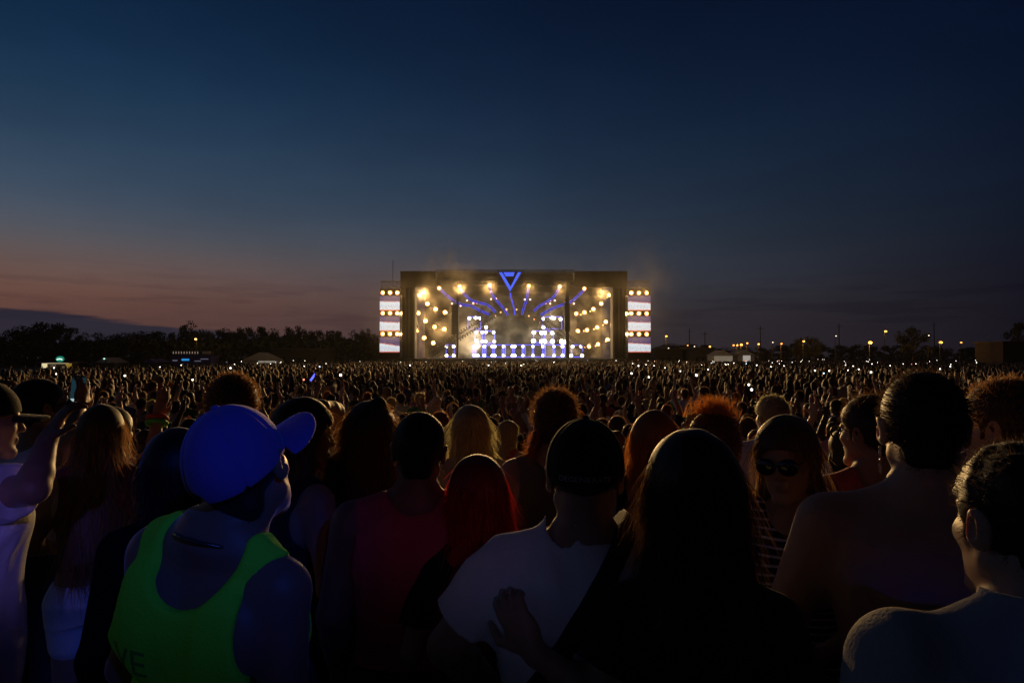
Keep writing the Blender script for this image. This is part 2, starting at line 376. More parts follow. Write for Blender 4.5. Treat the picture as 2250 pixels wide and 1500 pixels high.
blue_arm([(1284, 636), (1271, 649), (1257, 662), (1238, 669), (1222, 674), (1205, 682), (1187, 693)], 'outermost blue light arm on the right half of the stage')

# ---------------------------------------------------------------- triangle emblem
e = empty('triangle_emblem', P(1120, 640, S - 1.2), 0, 'glowing blue inverted triangle emblem on the stage roof', 'emblem')
inv = Matrix.Translation(e.location).inverted()
pz = lambda x, y: (X(x, S - 1.2), Z(y, S - 1.2))
mb = MB(); mb.prism([pz(1094, 596), pz(1147.5, 596), pz(1120.7, 644)], S - 1.15, S - .75); mb.build('backing', m_black, e).matrix_parent_inverse = inv
m_emb = glow('emblem_blue', (.07, .14, 1.0), .95)
for poly in ([(1096, 598), (1103, 598), (1122, 630), (1120.7, 640.5)], [(1138, 598), (1145.6, 598), (1120.7, 640.5), (1121.4, 630.5)], [(1106, 598), (1131, 598), (1128, 607), (1111, 607)]):
    mb = MB(); mb.prism([pz(*q) for q in poly], S - 1.2, S - 1.16); mb.build('led_face', m_emb, e).matrix_parent_inverse = inv

# ---------------------------------------------------------------- blue framed set
def led_frame(rects, label, dy):
    o = empty('neon_set_piece', P(rects[0][0], rects[0][3], S + dy), 0, label, 'light frame', 'blue outlined frames of the stage set')
    inv = Matrix.Translation(o.location).inverted()
    for x0, y0, x1, y1 in rects:
        mb = MB(); r = .07
        A, B, C, D = P(x0, y0, S + dy), P(x1, y0, S + dy), P(x1, y1, S + dy), P(x0, y1, S + dy)
        for a, b in ((A, B), (B, C), (C, D), (D, A)): mb.bar(a, b, r, 5)
        if x1 - x0 > 60:
            for x in (1044, 1062, 1066, 1084, 1105, 1109, 1128, 1149, 1152, 1171, 1194, 1197, 1217, 1238)[: 99]:
                for dx in (-1.6, 1.6): mb.bar(P(x + dx, y0, S + dy), P(x + dx, y1, S + dy), .06, 4)
        mb.build('led_outline', m_blue, o).matrix_parent_inverse = inv
led_frame([(1038, 757.5, 1240, 784)], 'long blue outlined frame along the foot of the set', 5.9)
led_frame([(980, 757, 998, 784)], 'small blue outlined box left of the left mast', 5.2)
led_frame([(1256, 757.5, 1280, 784)], 'small blue outlined box right of the right mast', 4.9)
led_frame([(1044, 727, 1087, 753), (1061, 727, 1066, 753)], 'blue outlined tier left of the dark drape', 7.7)
led_frame([(1172, 727, 1216, 753), (1190, 727, 1197, 753)], 'blue outlined tier right of the dark drape', 7.7)
led_frame([(1028, 696, 1056, 722)], 'blue outlined crown frame at the left of the set', 7.8)
led_frame([(1193, 696, 1234, 722)], 'blue outlined crown frame at the right of the set', 7.8)

# ---------------------------------------------------------------- line arrays
def line_array(pts, w, label, dy=-1.0):
    top = P(*pts[0], S + dy); o = empty('line_array_speaker', top, 0, label, 'speaker stack', 'hanging speaker stacks')
    inv = Matrix.Translation(top).inverted()
    mb = MB(); mb.bar(top + Vector((-.5, .5, .9)), top + Vector((.5, .5, 0)), .06); mb.bar(top + Vector((.5, .5, .9)), top + Vector((-.5, .5, 0)), .06); mb.box(top.x - .6, top.x + .6, S + dy, S + dy + .8, top.z, top.z + .15)
    mb.bar(top + Vector((0, .5, .9)), Vector((top.x, S + dy + .5, Z(628))), .03)
    mb.build('flying_frame', m_steel, o).matrix_parent_inverse = inv
    n = 12; mb = MB()
    for i in range(n):
        t0 = i / n; t1 = (i + .9) / n
        def at(t):
            k = t * (len(pts) - 1); j = min(int(k), len(pts) - 2); f = k - j
            return P(pts[j][0] * (1 - f) + pts[j + 1][0] * f, pts[j][1] * (1 - f) + pts[j + 1][1] * f, S + dy)
        a, b = at(t0), at(t1); hw = w * S / 1500 / 2
        mb.prism([(a.x - hw, a.z - .02), (a.x + hw, a.z - .02), (b.x + hw, b.z), (b.x - hw, b.z)], S + dy, S + dy + 1.0)
    mb.build('cabinet', mat('speaker_black', (.02, .018, .015), .6), o).matrix_parent_inverse = inv
line_array([(907, 676), (908, 690), (910, 705), (914, 720)], 12, 'curved black speaker stack hanging at the left of the stage', 3.5)
line_array([(998.5, 671), (998.5, 735)], 13, 'straight black speaker stack hanging beside the left mast')
line_array([(1246.5, 668), (1246.5, 728)], 12, 'straight black speaker stack hanging on the right mast', -1.3)
line_array([(1352, 678), (1351, 692), (1349, 706), (1346, 719)], 11, 'curved black speaker stack hanging at the right of the stage', 3.5)

# ---------------------------------------------------------------- slanting trusses
for pts, label in (([(945, 779), (1086, 690)], 'slanting lattice truss rising from the left to the drape'), ([(1286, 771), (1178, 692)], 'slanting lattice truss rising from the right to the drape')):
    a, b = P(*pts[0], S + 2.5), P(*pts[1], S + 2.5)
    o = empty('slanting_truss', a, 0, label, 'truss', 'slanting trusses on the stage'); inv = Matrix.Translation(a).inverted()
    mb = MB(); mb.truss(a, b, .75, .06, .9); mb.build('lattice', m_steel, o).matrix_parent_inverse = inv
    d = (b - a).normalized(); nrm = Vector((-d.z, 0, d.x)); n = 26; mb = MB()
    for i in range(n):
        p = a.lerp(b, (i + .5) / n)
        for s in (-1, 1):
            q = p + nrm * s * (.62 + .1 * random.random()); mb.bar(p + nrm * s * .35, q, .04); mb.box(q.x - .13, q.x + .13, q.y - .15, q.y + .15, q.z - .13, q.z + .13)
    mb.build('fixture_row', m_house, o).matrix_parent_inverse = inv

# ---------------------------------------------------------------- side screens
def screen_mat(name, seed, slope):
    m = bpy.data.materials.new(name); m.use_nodes = True; nt = m.node_tree; N = nt.nodes; L = nt.links
    b = N['Principled BSDF']; b.inputs['Base Color'].default_value = (.02, .02, .02, 1)
    def M(op, a, c=None):
        n = N.new('ShaderNodeMath'); n.operation = op
        for i, s in enumerate((a, c)):
            if s is None: continue
            if isinstance(s, (int, float)): n.inputs[i].default_value = s
            else: L.new(s, n.inputs[i])
        return n.outputs[0]
    def mix(f, a, c):
        n = N.new('ShaderNodeMix'); n.data_type = 'RGBA'; L.new(f, n.inputs[0])
        for i, s in ((6, a), (7, c)):
            if isinstance(s, tuple): n.inputs[i].default_value = (*s, 1)
            else: L.new(s, n.inputs[i])
        return n.outputs[2]
    def step(v, a, c):
        n = N.new('ShaderNodeMapRange'); n.interpolation_type = 'SMOOTHSTEP'; L.new(v, n.inputs[0]); n.inputs[1].default_value = a; n.inputs[2].default_value = c; return n.outputs[0]
    tc = N.new('ShaderNodeTexCoord'); sp = N.new('ShaderNodeSeparateXYZ'); L.new(tc.outputs['Generated'], sp.inputs[0])
    mp = N.new('ShaderNodeMapping'); mp.inputs['Location'].default_value = (seed * 3.1, 0, seed); mp.inputs['Scale'].default_value = (1, 0, 1); L.new(tc.outputs['Generated'], mp.inputs[0])
    n1 = N.new('ShaderNodeTexNoise'); n1.inputs['Scale'].default_value = 14; n1.inputs['Detail'].default_value = 3; L.new(mp.outputs[0], n1.inputs[0])
    n2 = N.new('ShaderNodeTexNoise'); n2.inputs['Scale'].default_value = 26; n2.inputs['Detail'].default_value = 2; L.new(mp.outputs[0], n2.inputs[0])
    u, v = sp.outputs['X'], sp.outputs['Z']
    edge = M('ADD', M('ADD', M('MULTIPLY', u, slope), .66), M('MULTIPLY', M('SUBTRACT', n1.outputs[0], .5), .22))
    d = M('SUBTRACT', edge, v)                                     # >0: the bright crowd in the broadcast picture
    col = mix(step(d, -.02, .05), (.05, .035, .13), (.62, .13, .08))
    col = mix(step(d, .03, .09), col, (.66, .72, .78))
    spots = M('MULTIPLY', step(n2.outputs[0], .56, .61), step(d, .16, .24))
    spots = M('MULTIPLY', spots, step(v, .42, .34))
    col = mix(M('MULTIPLY', spots, .8), col, (.10, .06, .05))
    col = mix(step(v, .09, .02), col, (.65, .08, .03))
    col = mix(M('MULTIPLY', step(n1.outputs[0], .64, .7), step(d, -.10, -.05)), col, (.9, .75, .7))
    L.new(col, b.inputs['Emission Color']); b.inputs['Emission Strength'].default_value = 1.0; m.cycles.emission_sampling = 'NONE'
    return m
tower_w = {'left': (834, 882), 'right': (1377.5, 1430)}
k = 0
for side, (x0, x1) in tower_w.items():
    t = empty('screen_tower', (X((x0 + x1) / 2), S, G0), 0, f'dark tower carrying three screens at the {side} end of the stage', 'screen tower', 'towers carrying the side screens')
    inv = Matrix.Translation(t.location).inverted()
    mb = MB(); mb.truss((X(x0 + 2), S, Z(625)), (X(x1 - 1), S, Z(625)), 1.1, .05, .7); mb.build('top_truss', m_steel, t).matrix_parent_inverse = inv
    mb = MB(); mb.box(X(x0 + .5), X(x1 - .5), S + .2, S + 2.2, G0, Z(634)); mb.build('tower_frame', m_scrim, t).matrix_parent_inverse = inv
    for row, (y0, y1) in (('top', (650, 682.5)), ('middle', (694.5, 727.5)), ('bottom', (740.5, 774))):
        o = empty('video_screen', P((x0 + x1) / 2, y1, S - .3), 0, f'{row} screen of the three on the {side} tower, showing the crowd', 'screen', 'side screens of the stage'); inv2 = Matrix.Translation(o.location).inverted()
        mb = MB(); mb.box(X(x0), X(x1), S - .2, S + .15, Z(y1 + .8), Z(y0 - .8)); mb.build('frame', m_house, o).matrix_parent_inverse = inv2
        mb = MB(); mb.box(X(x0 + .7), X(x1 - .7), S - .25, S - .21, Z(y1), Z(y0)); mb.build('display', screen_mat(f'screen_picture_{k}', k + 1, (-.02, -.05, -.22, -.12, -.06, -.1)[k]), o).matrix_parent_inverse = inv2
        k += 1

# ---------------------------------------------------------------- performers' smoke
def smoke(name, c, r, dens, seed, scale, lo=.45, hi=.7, color=(.95, .84, .66), box=False, fade=.5):
    m = bpy.data.materials.new(name); m.use_nodes = True; nt = m.node_tree; N = nt.nodes; L = nt.links
    N.remove(N['Principled BSDF'])
    pv = N.new('ShaderNodeVolumePrincipled'); pv.inputs['Color'].default_value = (*color, 1); pv.inputs['Anisotropy'].default_value = 0.15
    tc = N.new('ShaderNodeTexCoord'); ns = N.new('ShaderNodeTexNoise'); ns.inputs['Scale'].default_value = scale; ns.inputs['Detail'].default_value = 4
    mp = N.new('ShaderNodeMapping'); mp.inputs['Location'].default_value = (seed, seed * 2, seed * 3); L.new(tc.outputs['Object'], mp.inputs[0]); L.new(mp.outputs[0], ns.inputs['Vector'])
    mr = N.new('ShaderNodeMapRange'); L.new(ns.outputs[0], mr.inputs[0]); mr.inputs[1].default_value = lo; mr.inputs[2].default_value = hi; mr.inputs[4].default_value = dens
    gr = N.new('ShaderNodeTexGradient'); gr.gradient_type = 'SPHERICAL'
    ms = N.new('ShaderNodeMapping'); ms.inputs['Scale'].default_value = (1 / r[0], 1 / r[1], 1 / r[2]); L.new(tc.outputs['Object'], ms.inputs[0]); L.new(ms.outputs[0], gr.inputs[0])
    fa = N.new('ShaderNodeMapRange'); fa.interpolation_type = 'SMOOTHSTEP'; L.new(gr.outputs['Fac'], fa.inputs[0]); fa.inputs[1].default_value = .02; fa.inputs[2].default_value = fade
    if box: fa.inputs[1].default_value = -1; fa.inputs[2].default_value = -.5
    mu = N.new('ShaderNodeMath'); mu.operation = 'MULTIPLY'; L.new(mr.outputs[0], mu.inputs[0]); L.new(fa.outputs[0], mu.inputs[1]); L.new(mu.outputs[0], pv.inputs['Density'])
    L.new(pv.outputs[0], N['Material Output'].inputs['Volume'])
    V = []; F = []; nu, nv = 16, 9
    for j in range(nv + 1):
        for i in range(nu):
            th = math.pi * j / nv; ph = 2 * math.pi * i / nu
            V.append((r[0] * math.sin(th) * math.cos(ph), r[1] * math.sin(th) * math.sin(ph), r[2] * math.cos(th)))
    for j in range(nv):
        for i in range(nu): F.append(((j + 1) * nu + i, (j + 1) * nu + (i + 1) % nu, j * nu + (i + 1) % nu, j * nu + i))
    if box:
        mb = MB(); mb.box(-r[0], r[0], -r[1], r[1], -r[2], r[2]); V, F = mb.v, mb.f
    o = mesh_obj('stage_smoke', V, F, m); o.location = c
    return tag(o, kind='stuff')
smoke('stage_smoke_hall', (X(1129), S + 9.6, (Z(787) + Z(634)) / 2), ((X(1345) - X(913)) / 2, 6.8, (Z(634) - Z(787)) / 2 - .1), .034, 3, .34, .51, .63, box=True)
smoke('stage_smoke_burst', P(1030, 745, S + 5.0), (3.0, 2.4, 4.4), .35, 5, .5, .35, .6)
smoke('stage_smoke_roof', P(988, 606, S - 2.4), (6.5, 3.0, 7.0), .12, 9, .35, .4, .65)
smoke('stage_smoke_drift', P(1425, 585, S - 1.5), (9, 4, 8.5), .03, 23, .2, .35, .7)
smoke('stage_smoke_front', (X(1131), S - 3.2, Z(690)), (36, 5.0, 14), .012, 17, .22, .30, .7, fade=.3)
# ================================================================ trees
m_leaf = mat('leaves', (.05, .065, .03), .8, var=.4, scale=3)
m_bark = mat('bark', (.05, .04, .03), .9, bump=.5, scale=8)
def tree_proto(seed):
    r = np.random.default_rng(seed)
    # unit tree: height 1, crown made of leaf clumps
    tr = MB(); tr.tube([(0, 0, 0), (.01, 0, .2), (0, .01, .45), (.02, 0, .7)], [.035, .026, .02, .008], 7)
    ctr = []
    for i in range(15):
        a = r.uniform(0, 6.28); rad = r.uniform(.05, .36); z = r.uniform(.26, .88); rad *= (1.15 - abs(z - .5))
        c = np.array([rad * math.cos(a), rad * math.sin(a), z]); ctr.append((c, r.uniform(.09, .17)))
        tr.tube([(0, 0, z * .55), tuple(c * [.6, .6, .9]), tuple(c)], [.014, .008, .003], 5)
    V = []; F = []
    for c, s in ctr:
        for _ in range(150):
            d = r.normal(size=3); d /= np.linalg.norm(d); p = c + d * s * r.uniform(.45, 1.12) * [1.15, 1.15, .8]
            u = r.normal(size=3); u /= np.linalg.norm(u); w = np.cross(u, r.normal(size=3)); w /= np.linalg.norm(w)
            q = r.uniform(.012, .032); b = len(V)
            V += [p - u * q, p + w * q * .6, p + u * q, p - w * q * .6]; F.append((b, b + 1, b + 2, b + 3))
    V = np.array(V); top = V[:, 2].max(); V[:, 2] *= 1 / top
    t = tr.build('trunk', m_bark, smooth=True); l = mesh_obj('crown', V, np.array(F), m_leaf)
    out = (t.data, l.data); bpy.data.objects.remove(t); bpy.data.objects.remove(l); return out
TREES = [tree_proto(s) for s in range(5)]
def tree(px, py, Y, wpx, label, group, i):
    p = P(px, py, Y); h = p.z - G0
    e = empty('tree', (p.x, Y, G0), random.uniform(0, 6.28), label, 'tree', group)
    w = wpx / 1500 * Y / .85
    for nm, me in zip(('trunk', 'crown'), TREES[i % 5]):
        o = bpy.data.objects.new(nm, me); COL.objects.link(o); o.parent = e; o.scale = (w, w, h)
    return e
sky_line = [(0, 728), (20, 718), (60, 708), (95, 704), (130, 711), (150, 722), (170, 735), (195, 728), (215, 725), (250, 728), (270, 724), (300, 722), (340, 725), (370, 735), (400, 722), (425, 703), (450, 712), (470, 722), (500, 717), (540, 716), (570, 713), (600, 722), (640, 710), (665, 716), (690, 722), (720, 722), (760, 725), (800, 716), (830, 728), (860, 735)]
def sl(x): return float(np.interp(x, [a for a, b in sky_line], [b for a, b in sky_line]))
gl = 'dark trees in the tree line left of the stage'
special = {95: 'tallest rounded dark tree above the green stall sign', 425: 'tall dark tree behind the street lamp left of the stage', 640: 'flat-topped dark tree left of the stage tower', 800: 'narrow dark tree beside the left screen tower'}
i = 0
for x, w in ((-60, 110), (-10, 90), (40, 80), (95, 105), (140, 70), (195, 60), (240, 70), (290, 80), (340, 75), (390, 55), (425, 62), (465, 50), (500, 55), (545, 60), (575, 50), (610, 60), (640, 50), (665, 44), (700, 55), (735, 55), (770, 50), (800, 34), (835, 50)):
    tree(x, sl(x) + 1, random.uniform(185, 200), w, special.get(x, 'dark leafy tree, one of the unbroken tree line left of the stage'), gl, i); i += 1
for x in range(-40, 850, 27):
    tree(x + random.uniform(-8, 8), sl(x) + random.uniform(13, 24), random.uniform(168, 182), random.uniform(50, 75), 'lower dark tree standing in front of the left tree line', gl, i); i += 1
gr_ = 'dark trees along the right horizon'
for x, y, w, lab in ((2005, 713, 66, 'broad dark tree between the two brightest orange lamps'), (1785, 736, 46, 'low dark tree beside an orange lamp right of the stage'), (1755, 741, 34, 'smaller dark tree left of the low one by the orange lamp'), (2238, 706, 55, 'dark tree at the right edge of the picture'), (2290, 700, 90, 'large dark tree just beyond the right edge')):
    tree(x, y, 190, w, lab, gr_, i); i += 1
for x in range(1440, 2300, 40):
    tree(x + random.uniform(-10, 10), 757 + random.uniform(-5, 6), random.uniform(225, 260), random.uniform(50, 70), 'low dark tree, one of many on the far right horizon', gr_, i); i += 1
# undergrowth that nobody could count
r = np.random.default_rng(3); V = []; F = []
for k in range(16000):
    px = r.uniform(-80, 870) if k % 5 else r.uniform(1400, 2330); Y = r.uniform(165, 172) if px < 1000 else r.uniform(215, 222)
    h = (6.0 if px < 1000 else 3.2) * r.uniform(0, 1) ** .7
    p = np.array([(px - 1125) / 1500 * Y, Y, G0 + h + r.normal() * .25]); u = r.normal(size=3); u /= np.linalg.norm(u); w = np.cross(u, r.normal(size=3)); w /= np.linalg.norm(w); q = r.uniform(.3, .6); b = len(V)
    V += [p - u * q, p + w * q * .7, p + u * q, p - w * q * .7]; F.append((b, b + 1, b + 2, b + 3))
tag(mesh_obj('undergrowth', np.array(V), np.array(F), m_leaf), kind='stuff')

# ================================================================ stalls, tents and lamps round the field
m_canvas = mat('white_canvas', (.34, .31, .29), .8, bump=.2, scale=2)
m_dimcanvas = mat('blue_canvas', (.10, .08, .30), .8)
m_wood = mat('dark_panel', (.06, .05, .045), .8)
def pavilion(px0, px1, pytop, pyeave, pybase, Y, label, cat='tent', m=None, lit=None, depth=6.0, name='tent'):
    m = m or m_canvas
    x0, x1 = X(px0, Y), X(px1, Y); ze, zt = Z(pyeave, Y), Z(pytop, Y); xm = (x0 + x1) / 2
    o = empty(name, (xm, Y, G0), 0, label, cat); inv = Matrix.Translation(o.location).inverted()
    mb = MB(); mb.prism([(x0, ze), (x1, ze), (xm, zt)], Y, Y + depth); mb.build('roof', m, o).matrix_parent_inverse = inv
    mb = MB(); mb.box(x0 + .3, x1 - .3, Y + .5, Y + depth - .2, G0, ze - .01); mb.build('wall', m_wood if lit is None else m, o).matrix_parent_inverse = inv
    for xx in (x0 + .12, x1 - .12):
        mb = MB(); mb.bar((xx, Y + .1, G0), (xx, Y + .1, ze), .06, 6); mb.build('pole', m_steel, o).matrix_parent_inverse = inv
    if lit:
        a, b, m2, st_ = lit
        mb = MB(); mb.box(X(a, Y), X(b, Y), Y + .3, Y + .45, G0 + 1.2, ze - .08); mb.build('lit_panel', m2, o).matrix_parent_inverse = inv
    return o
Y1 = 150
pavilion(530, 607, 774, 792, 800, Y1, 'grey gabled marquee with a bright side panel left of the stage', lit=(566, 606, glow('lit_tent_wall', (.75, .68, .55), .28), 0))
pavilion(206, 252, 785, 797, 802, Y1, 'small peaked tent with a green lamp on its top', lit=None)
pavilion(1567, 1612, 769, 781, 786, Y1, 'small white tent with a lit front right of the stage', lit=(1569, 1611, glow('lit_tent_front', (.8, .68, .5), .16), 0))
pavilion(1612, 1662, 768, 780, 786, Y1, 'dim tent right beside the small white one', lit=(1634, 1650, glow('lit_tent_door', (.8, .72, .62), .4), 0))
pavilion(312, 345, 788, 796, 802, Y1, 'small dark blue tent between the stalls on the left', m=m_dimcanvas)
# food stall with a round green sign
o = empty('food_stall', (X(128, Y1), Y1, G0), 0, 'lit food stall with awning under the round green sign', 'stall'); inv = Matrix.Translation(o.location).inverted()
mb = MB(); mb.box(X(92, Y1), X(166, Y1), Y1 + .3, Y1 + 4, G0, Z(797, Y1)); mb.build('back_wall', m_wood, o).matrix_parent_inverse = inv
mb = MB(); mb.box(X(90, Y1), X(168, Y1), Y1 - 1.6, Y1 + 4, Z(796.8, Y1), Z(795.5, Y1)); mb.build('awning', m_canvas, o).matrix_parent_inverse = inv
m_stall = glow('stall_light', (.95, .80, .45), .8)
for a, b, y0, y1 in ((93, 103, 798, 808), (104, 150, 797.6, 798.4), (112, 122, 801, 808), (137, 141, 804, 809)):
    mb = MB(); mb.box(X(a, Y1), X(b, Y1), Y1 - .1, Y1 + .2, Z(y1, Y1), Z(y0, Y1)); mb.build('lit_opening', m_stall if b < 105 or a == 104 else glow('stall_dim', (.75, .5, .3), .10), o).matrix_parent_inverse = inv
mb = MB(); mb.prism([(X(151, Y1), Z(798, Y1)), (X(166, Y1), Z(798, Y1)), (X(165, Y1), Z(804, Y1)), (X(162, Y1), Z(805, Y1)), (X(158.5, Y1), Z(811, Y1)), (X(155, Y1), Z(805, Y1))], Y1 - 1.2, Y1 - 1.15); mb.build('banner', glow('yellow_banner', (.7, .42, .06), .35), o).matrix_parent_inverse = inv
o = empty('round_sign', P(131, 794, Y1 - .5), 0, 'round glowing green sign above the food stall', 'sign'); inv = Matrix.Translation(o.location).inverted()
c = P(131, 788.5, Y1 - .5); n = 24; a_, b_ = X(1125 + 8.5, Y1), 6.3 / 1500 * Y1
mb = MB(); mb.prism([(c.x + a_ * math.cos(2 * math.pi * k / n), c.z + b_ * math.sin(2 * math.pi * k / n)) for k in range(n)], Y1 - .5, Y1 - .2); mb.build('panel', glow('sign_green', (.015, .35, .22), .55), o).matrix_parent_inverse = inv
mb = MB()
for k in range(6):
    t = -1 + 2 * k / 5; mb.box(c.x + t * a_ * .62 - .09, c.x + t * a_ * .62 + .09, Y1 - .56, Y1 - .51, c.z - .12 - .06 * t * t * 2, c.z + .16 - .06 * t * t * 2)
mb.build('lettering', glow('sign_white', (.7, .95, .85), 1.2), o).matrix_parent_inverse = inv
mb = MB(); mb.bar((c.x, Y1 - .3, Z(796, Y1)), (c.x, Y1 - .3, Z(794, Y1)), .08); mb.build('post', m_steel, o).matrix_parent_inverse = inv
# blue lit bar booth
o = empty('bar_booth', (X(418, Y1), Y1, G0), 0, 'long dark bar booth with blue lights and a row of white bulbs', 'booth'); inv = Matrix.Translation(o.location).inverted()
mb = MB(); mb.box(X(374, Y1), X(464, Y1), Y1, Y1 + 4, G0, Z(780, Y1)); mb.build('body', mat('booth_panel', (.05, .04, .14), .6), o).matrix_parent_inverse = inv
mb = MB(); mb.box(X(373, Y1), X(459, Y1), Y1 + 1, Y1 + 1.2, Z(778, Y1), Z(777, Y1))
for x in range(376, 460, 6): mb.bar((X(x, Y1), Y1 + 1.1, Z(777, Y1)), (X(x, Y1), Y1 + 1.1, Z(771.6, Y1)), .05)
mb.build('railing', m_steel, o).matrix_parent_inverse = inv
for x in range(376, 436, 6):
    mb = MB(); mb.box(X(x - .5, Y1), X(x + .5, Y1), Y1 + .9, Y1 + 1.05, Z(777, Y1), Z(772, Y1)); mb.build('bulb', glow('booth_bulb', (.8, .6, .5), .3), o).matrix_parent_inverse = inv
for a, b, y0, y1, mm in ((400, 416, 788, 792, 'c'), (380, 390, 791, 792.5, 'w'), (441, 458, 788, 789, 'w'), (428, 442, 792.5, 793.5, 'w')):
    mb = MB(); mb.box(X(a, Y1), X(b, Y1), Y1 - .15, Y1 - .02, Z(y1, Y1), Z(y0, Y1)); mb.build('lit_panel', glow('booth_cyan', (.03, .30, .75), .8) if mm == 'c' else glow('booth_white', (.5, .5, .65), .3), o).matrix_parent_inverse = inv
mb = MB(); mb.box(X(440, Y1), X(459, Y1), Y1 + .85, Y1 + .95, Z(777.5, Y1), Z(771.5, Y1)); mb.build('sign_board', mat('pale_board', (.5, .45, .45), .7), o).matrix_parent_inverse = inv
# low pale building behind the field, and another at the far right
for x0, x1, yt, Y, lab in ((598, 722, 768, 160, 'long low grey building between the marquee and the stage'), (2204, 2330, 752, 165, 'flat-roofed building with a lit wall at the right edge'), (1520, 1568, 766, 160, 'plain dark cabin left of the small white tent'), (1440, 1500, 768, 165, 'low dark cabin just right of the stage')):
    o = empty('low_building', (X((x0 + x1) / 2, Y), Y, G0), 0, lab, 'building'); inv = Matrix.Translation(o.location).inverted()
    mb = MB(); mb.box(X(x0, Y), X(x1, Y), Y, Y + 10, G0, Z(yt, Y)); mb.build('wall', mat('grey_render', (.035, .03, .03), .85, var=.3, scale=.5), o).matrix_parent_inverse = inv
    mb = MB(); mb.box(X(x0, Y) - .4, X(x1, Y) + .4, Y - .5, Y + 10.4, Z(yt, Y) + .004, Z(yt, Y) + .3); mb.build('roof', m_wood, o).matrix_parent_inverse = inv
    for q in range(3):
        xa = x0 + (x1 - x0) * (.2 + .27 * q); mb = MB(); mb.box(X(xa, Y), X(xa + 5, Y), Y - .05, Y - .01, G0 + 1.2, G0 + 2.4); mb.build('window', mat('dark_glass', (.01, .01, .012), .2), o).matrix_parent_inverse = inv
# street lamps
def street_lamp(px, py, Y, label, power, rgb=(1.0, .42, .07), r=.3, strength=3):
    p = P(px, py, Y); e = empty('street_lamp', (p.x, Y + .5, G0), 0, label, 'street lamp', 'lamps round the edge of the field'); inv = Matrix.Translation(e.location).inverted()
    mb = MB(); mb.tube([(p.x, Y + .5, G0), (p.x, Y + .5, p.z + .5), (p.x, Y + .1, p.z + .55), (p.x, Y - .2, p.z + .35)], [.12, .08, .06, .06], 6); mb.build('post', m_steel, e).matrix_parent_inverse = inv
    mb = MB(); mb.tube([(p.x, Y, p.z - r * .5), (p.x, Y, p.z), (p.x, Y, p.z + r * .6)], [r * .7, r, r * .6], 8); mb.build('globe', glow('lamp_globe_%d_%d_%d_%d' % (rgb[0] * 99, rgb[1] * 99, rgb[2] * 99, strength * 100), rgb, strength), e).matrix_parent_inverse = inv
    if power: lamp('street_light', 'POINT', p + Vector((0, -.6, -.2)), power, rgb, size=.3, parent=e)
for px, py, r, pw, lab in ((1464, 741, .42, 900, 'orange street lamp nearest the right screen tower'), (1511, 760, .2, 0, 'faint lamp left of the dark cabin'), (1560, 760, .3, 300, 'small orange lamp above the dark cabin'), (1612, 759, .26, 300, 'orange lamp, leftmost of the tight cluster'), (1620, 757, .34, 500, 'orange lamp, second in the tight cluster'), (1629, 755, .38, 400, 'bright orange lamp in the middle of the tight cluster'), (1642, 756, .26, 300, 'orange lamp at the right end of the tight cluster'), (1667, 754, .3, 400, 'yellow orange lamp right of the cluster'), (1717, 754, .36, 500, 'orange lamp left of the low dark tree'), (1766, 752, .38, 600, 'orange lamp in front of the low dark tree'), (1912, 752, .55, 2400, 'brightest orange lamp, left of the broad dark tree'), (1946, 728, .34, 400, 'high yellow lamp left of the broad dark tree'), (2067, 752, .5, 700, 'bright orange lamp right of the broad dark tree'), (2112, 751, .36, 0, 'orange lamp farthest to the right')):
    street_lamp(px, py + random.uniform(-3, 3), 178 + random.uniform(-8, 8), lab, pw * .6, r=r * random.uniform(.7, 1.05), strength=random.uniform(2, 5))
street_lamp(430, 745, 160, 'street lamp with a thin post behind the bar booth', 120, (1, .5, .15), .3, 4)
street_lamp(229, 788, 149, 'little green white lamp on the peaked tent', 0, (.5, .9, .75), .22, 1.5)
for px, py, lab in ((1469, 765, 'white lamp low beside the stage'), (1526, 761, 'white lamp left of the dark cabin'), (1837, 738, 'white lamp high above the right of the field'), (2041, 737, 'pale lamp right of the broad dark tree'), (1698, 752, 'pale lamp between two orange lamps'), (2210, 755, 'pale lamp on the building at the right edge'), (71, 774, 'tiny pale lamp among the trees on the left')):
    street_lamp(px, py, 179, lab, 0, (1, .85, .6), .16, 3)
# utility poles on the right
for px, yt, lab in ((1515, 722, 'dark utility pole nearest the stage on the right'), (1549, 728, 'dark utility pole second from the stage'), (1671, 716, 'tall dark utility pole above the lamp cluster'), (1844, 711, 'dark utility pole left of the brightest orange lamp'), (2053, 707, 'dark utility pole right of the broad tree')):
    Y = 200; o = empty('utility_pole', (X(px, Y), Y, G0), 0, lab, 'pole', 'poles on the right horizon'); inv = Matrix.Translation(o.location).inverted()
    mb = MB(); mb.tube([(X(px, Y), Y, G0), (X(px, Y), Y, Z(yt, Y))], [.16, .1], 6); mb.build('post', m_bark, o).matrix_parent_inverse = inv
    mb = MB(); mb.bar((X(px, Y) - 1.0, Y - .1, Z(yt, Y) - .8), (X(px, Y) + 1.0, Y - .1, Z(yt, Y) - .8), .06); mb.build('cross_arm', m_bark, o).matrix_parent_inverse = inv
# ================================================================ haze over the whole field
mh = bpy.data.materials.new('haze_air'); mh.use_nodes = True; nt = mh.node_tree; nt.nodes.remove(nt.nodes['Principled BSDF'])
pv = nt.nodes.new('ShaderNodeVolumePrincipled'); pv.inputs['Color'].default_value = (.85, .82, .8, 1); pv.inputs['Density'].default_value = HAZE if 'HAZE' in globals() else 0.00008
pv.inputs['Anisotropy'].default_value = 0.2
nt.links.new(pv.outputs[0], nt.nodes['Material Output'].inputs['Volume'])
mb = MB(); mb.box(-920, 920, -920, 920, -1.6, 24); tag(mb.build('haze', mh), kind='stuff')
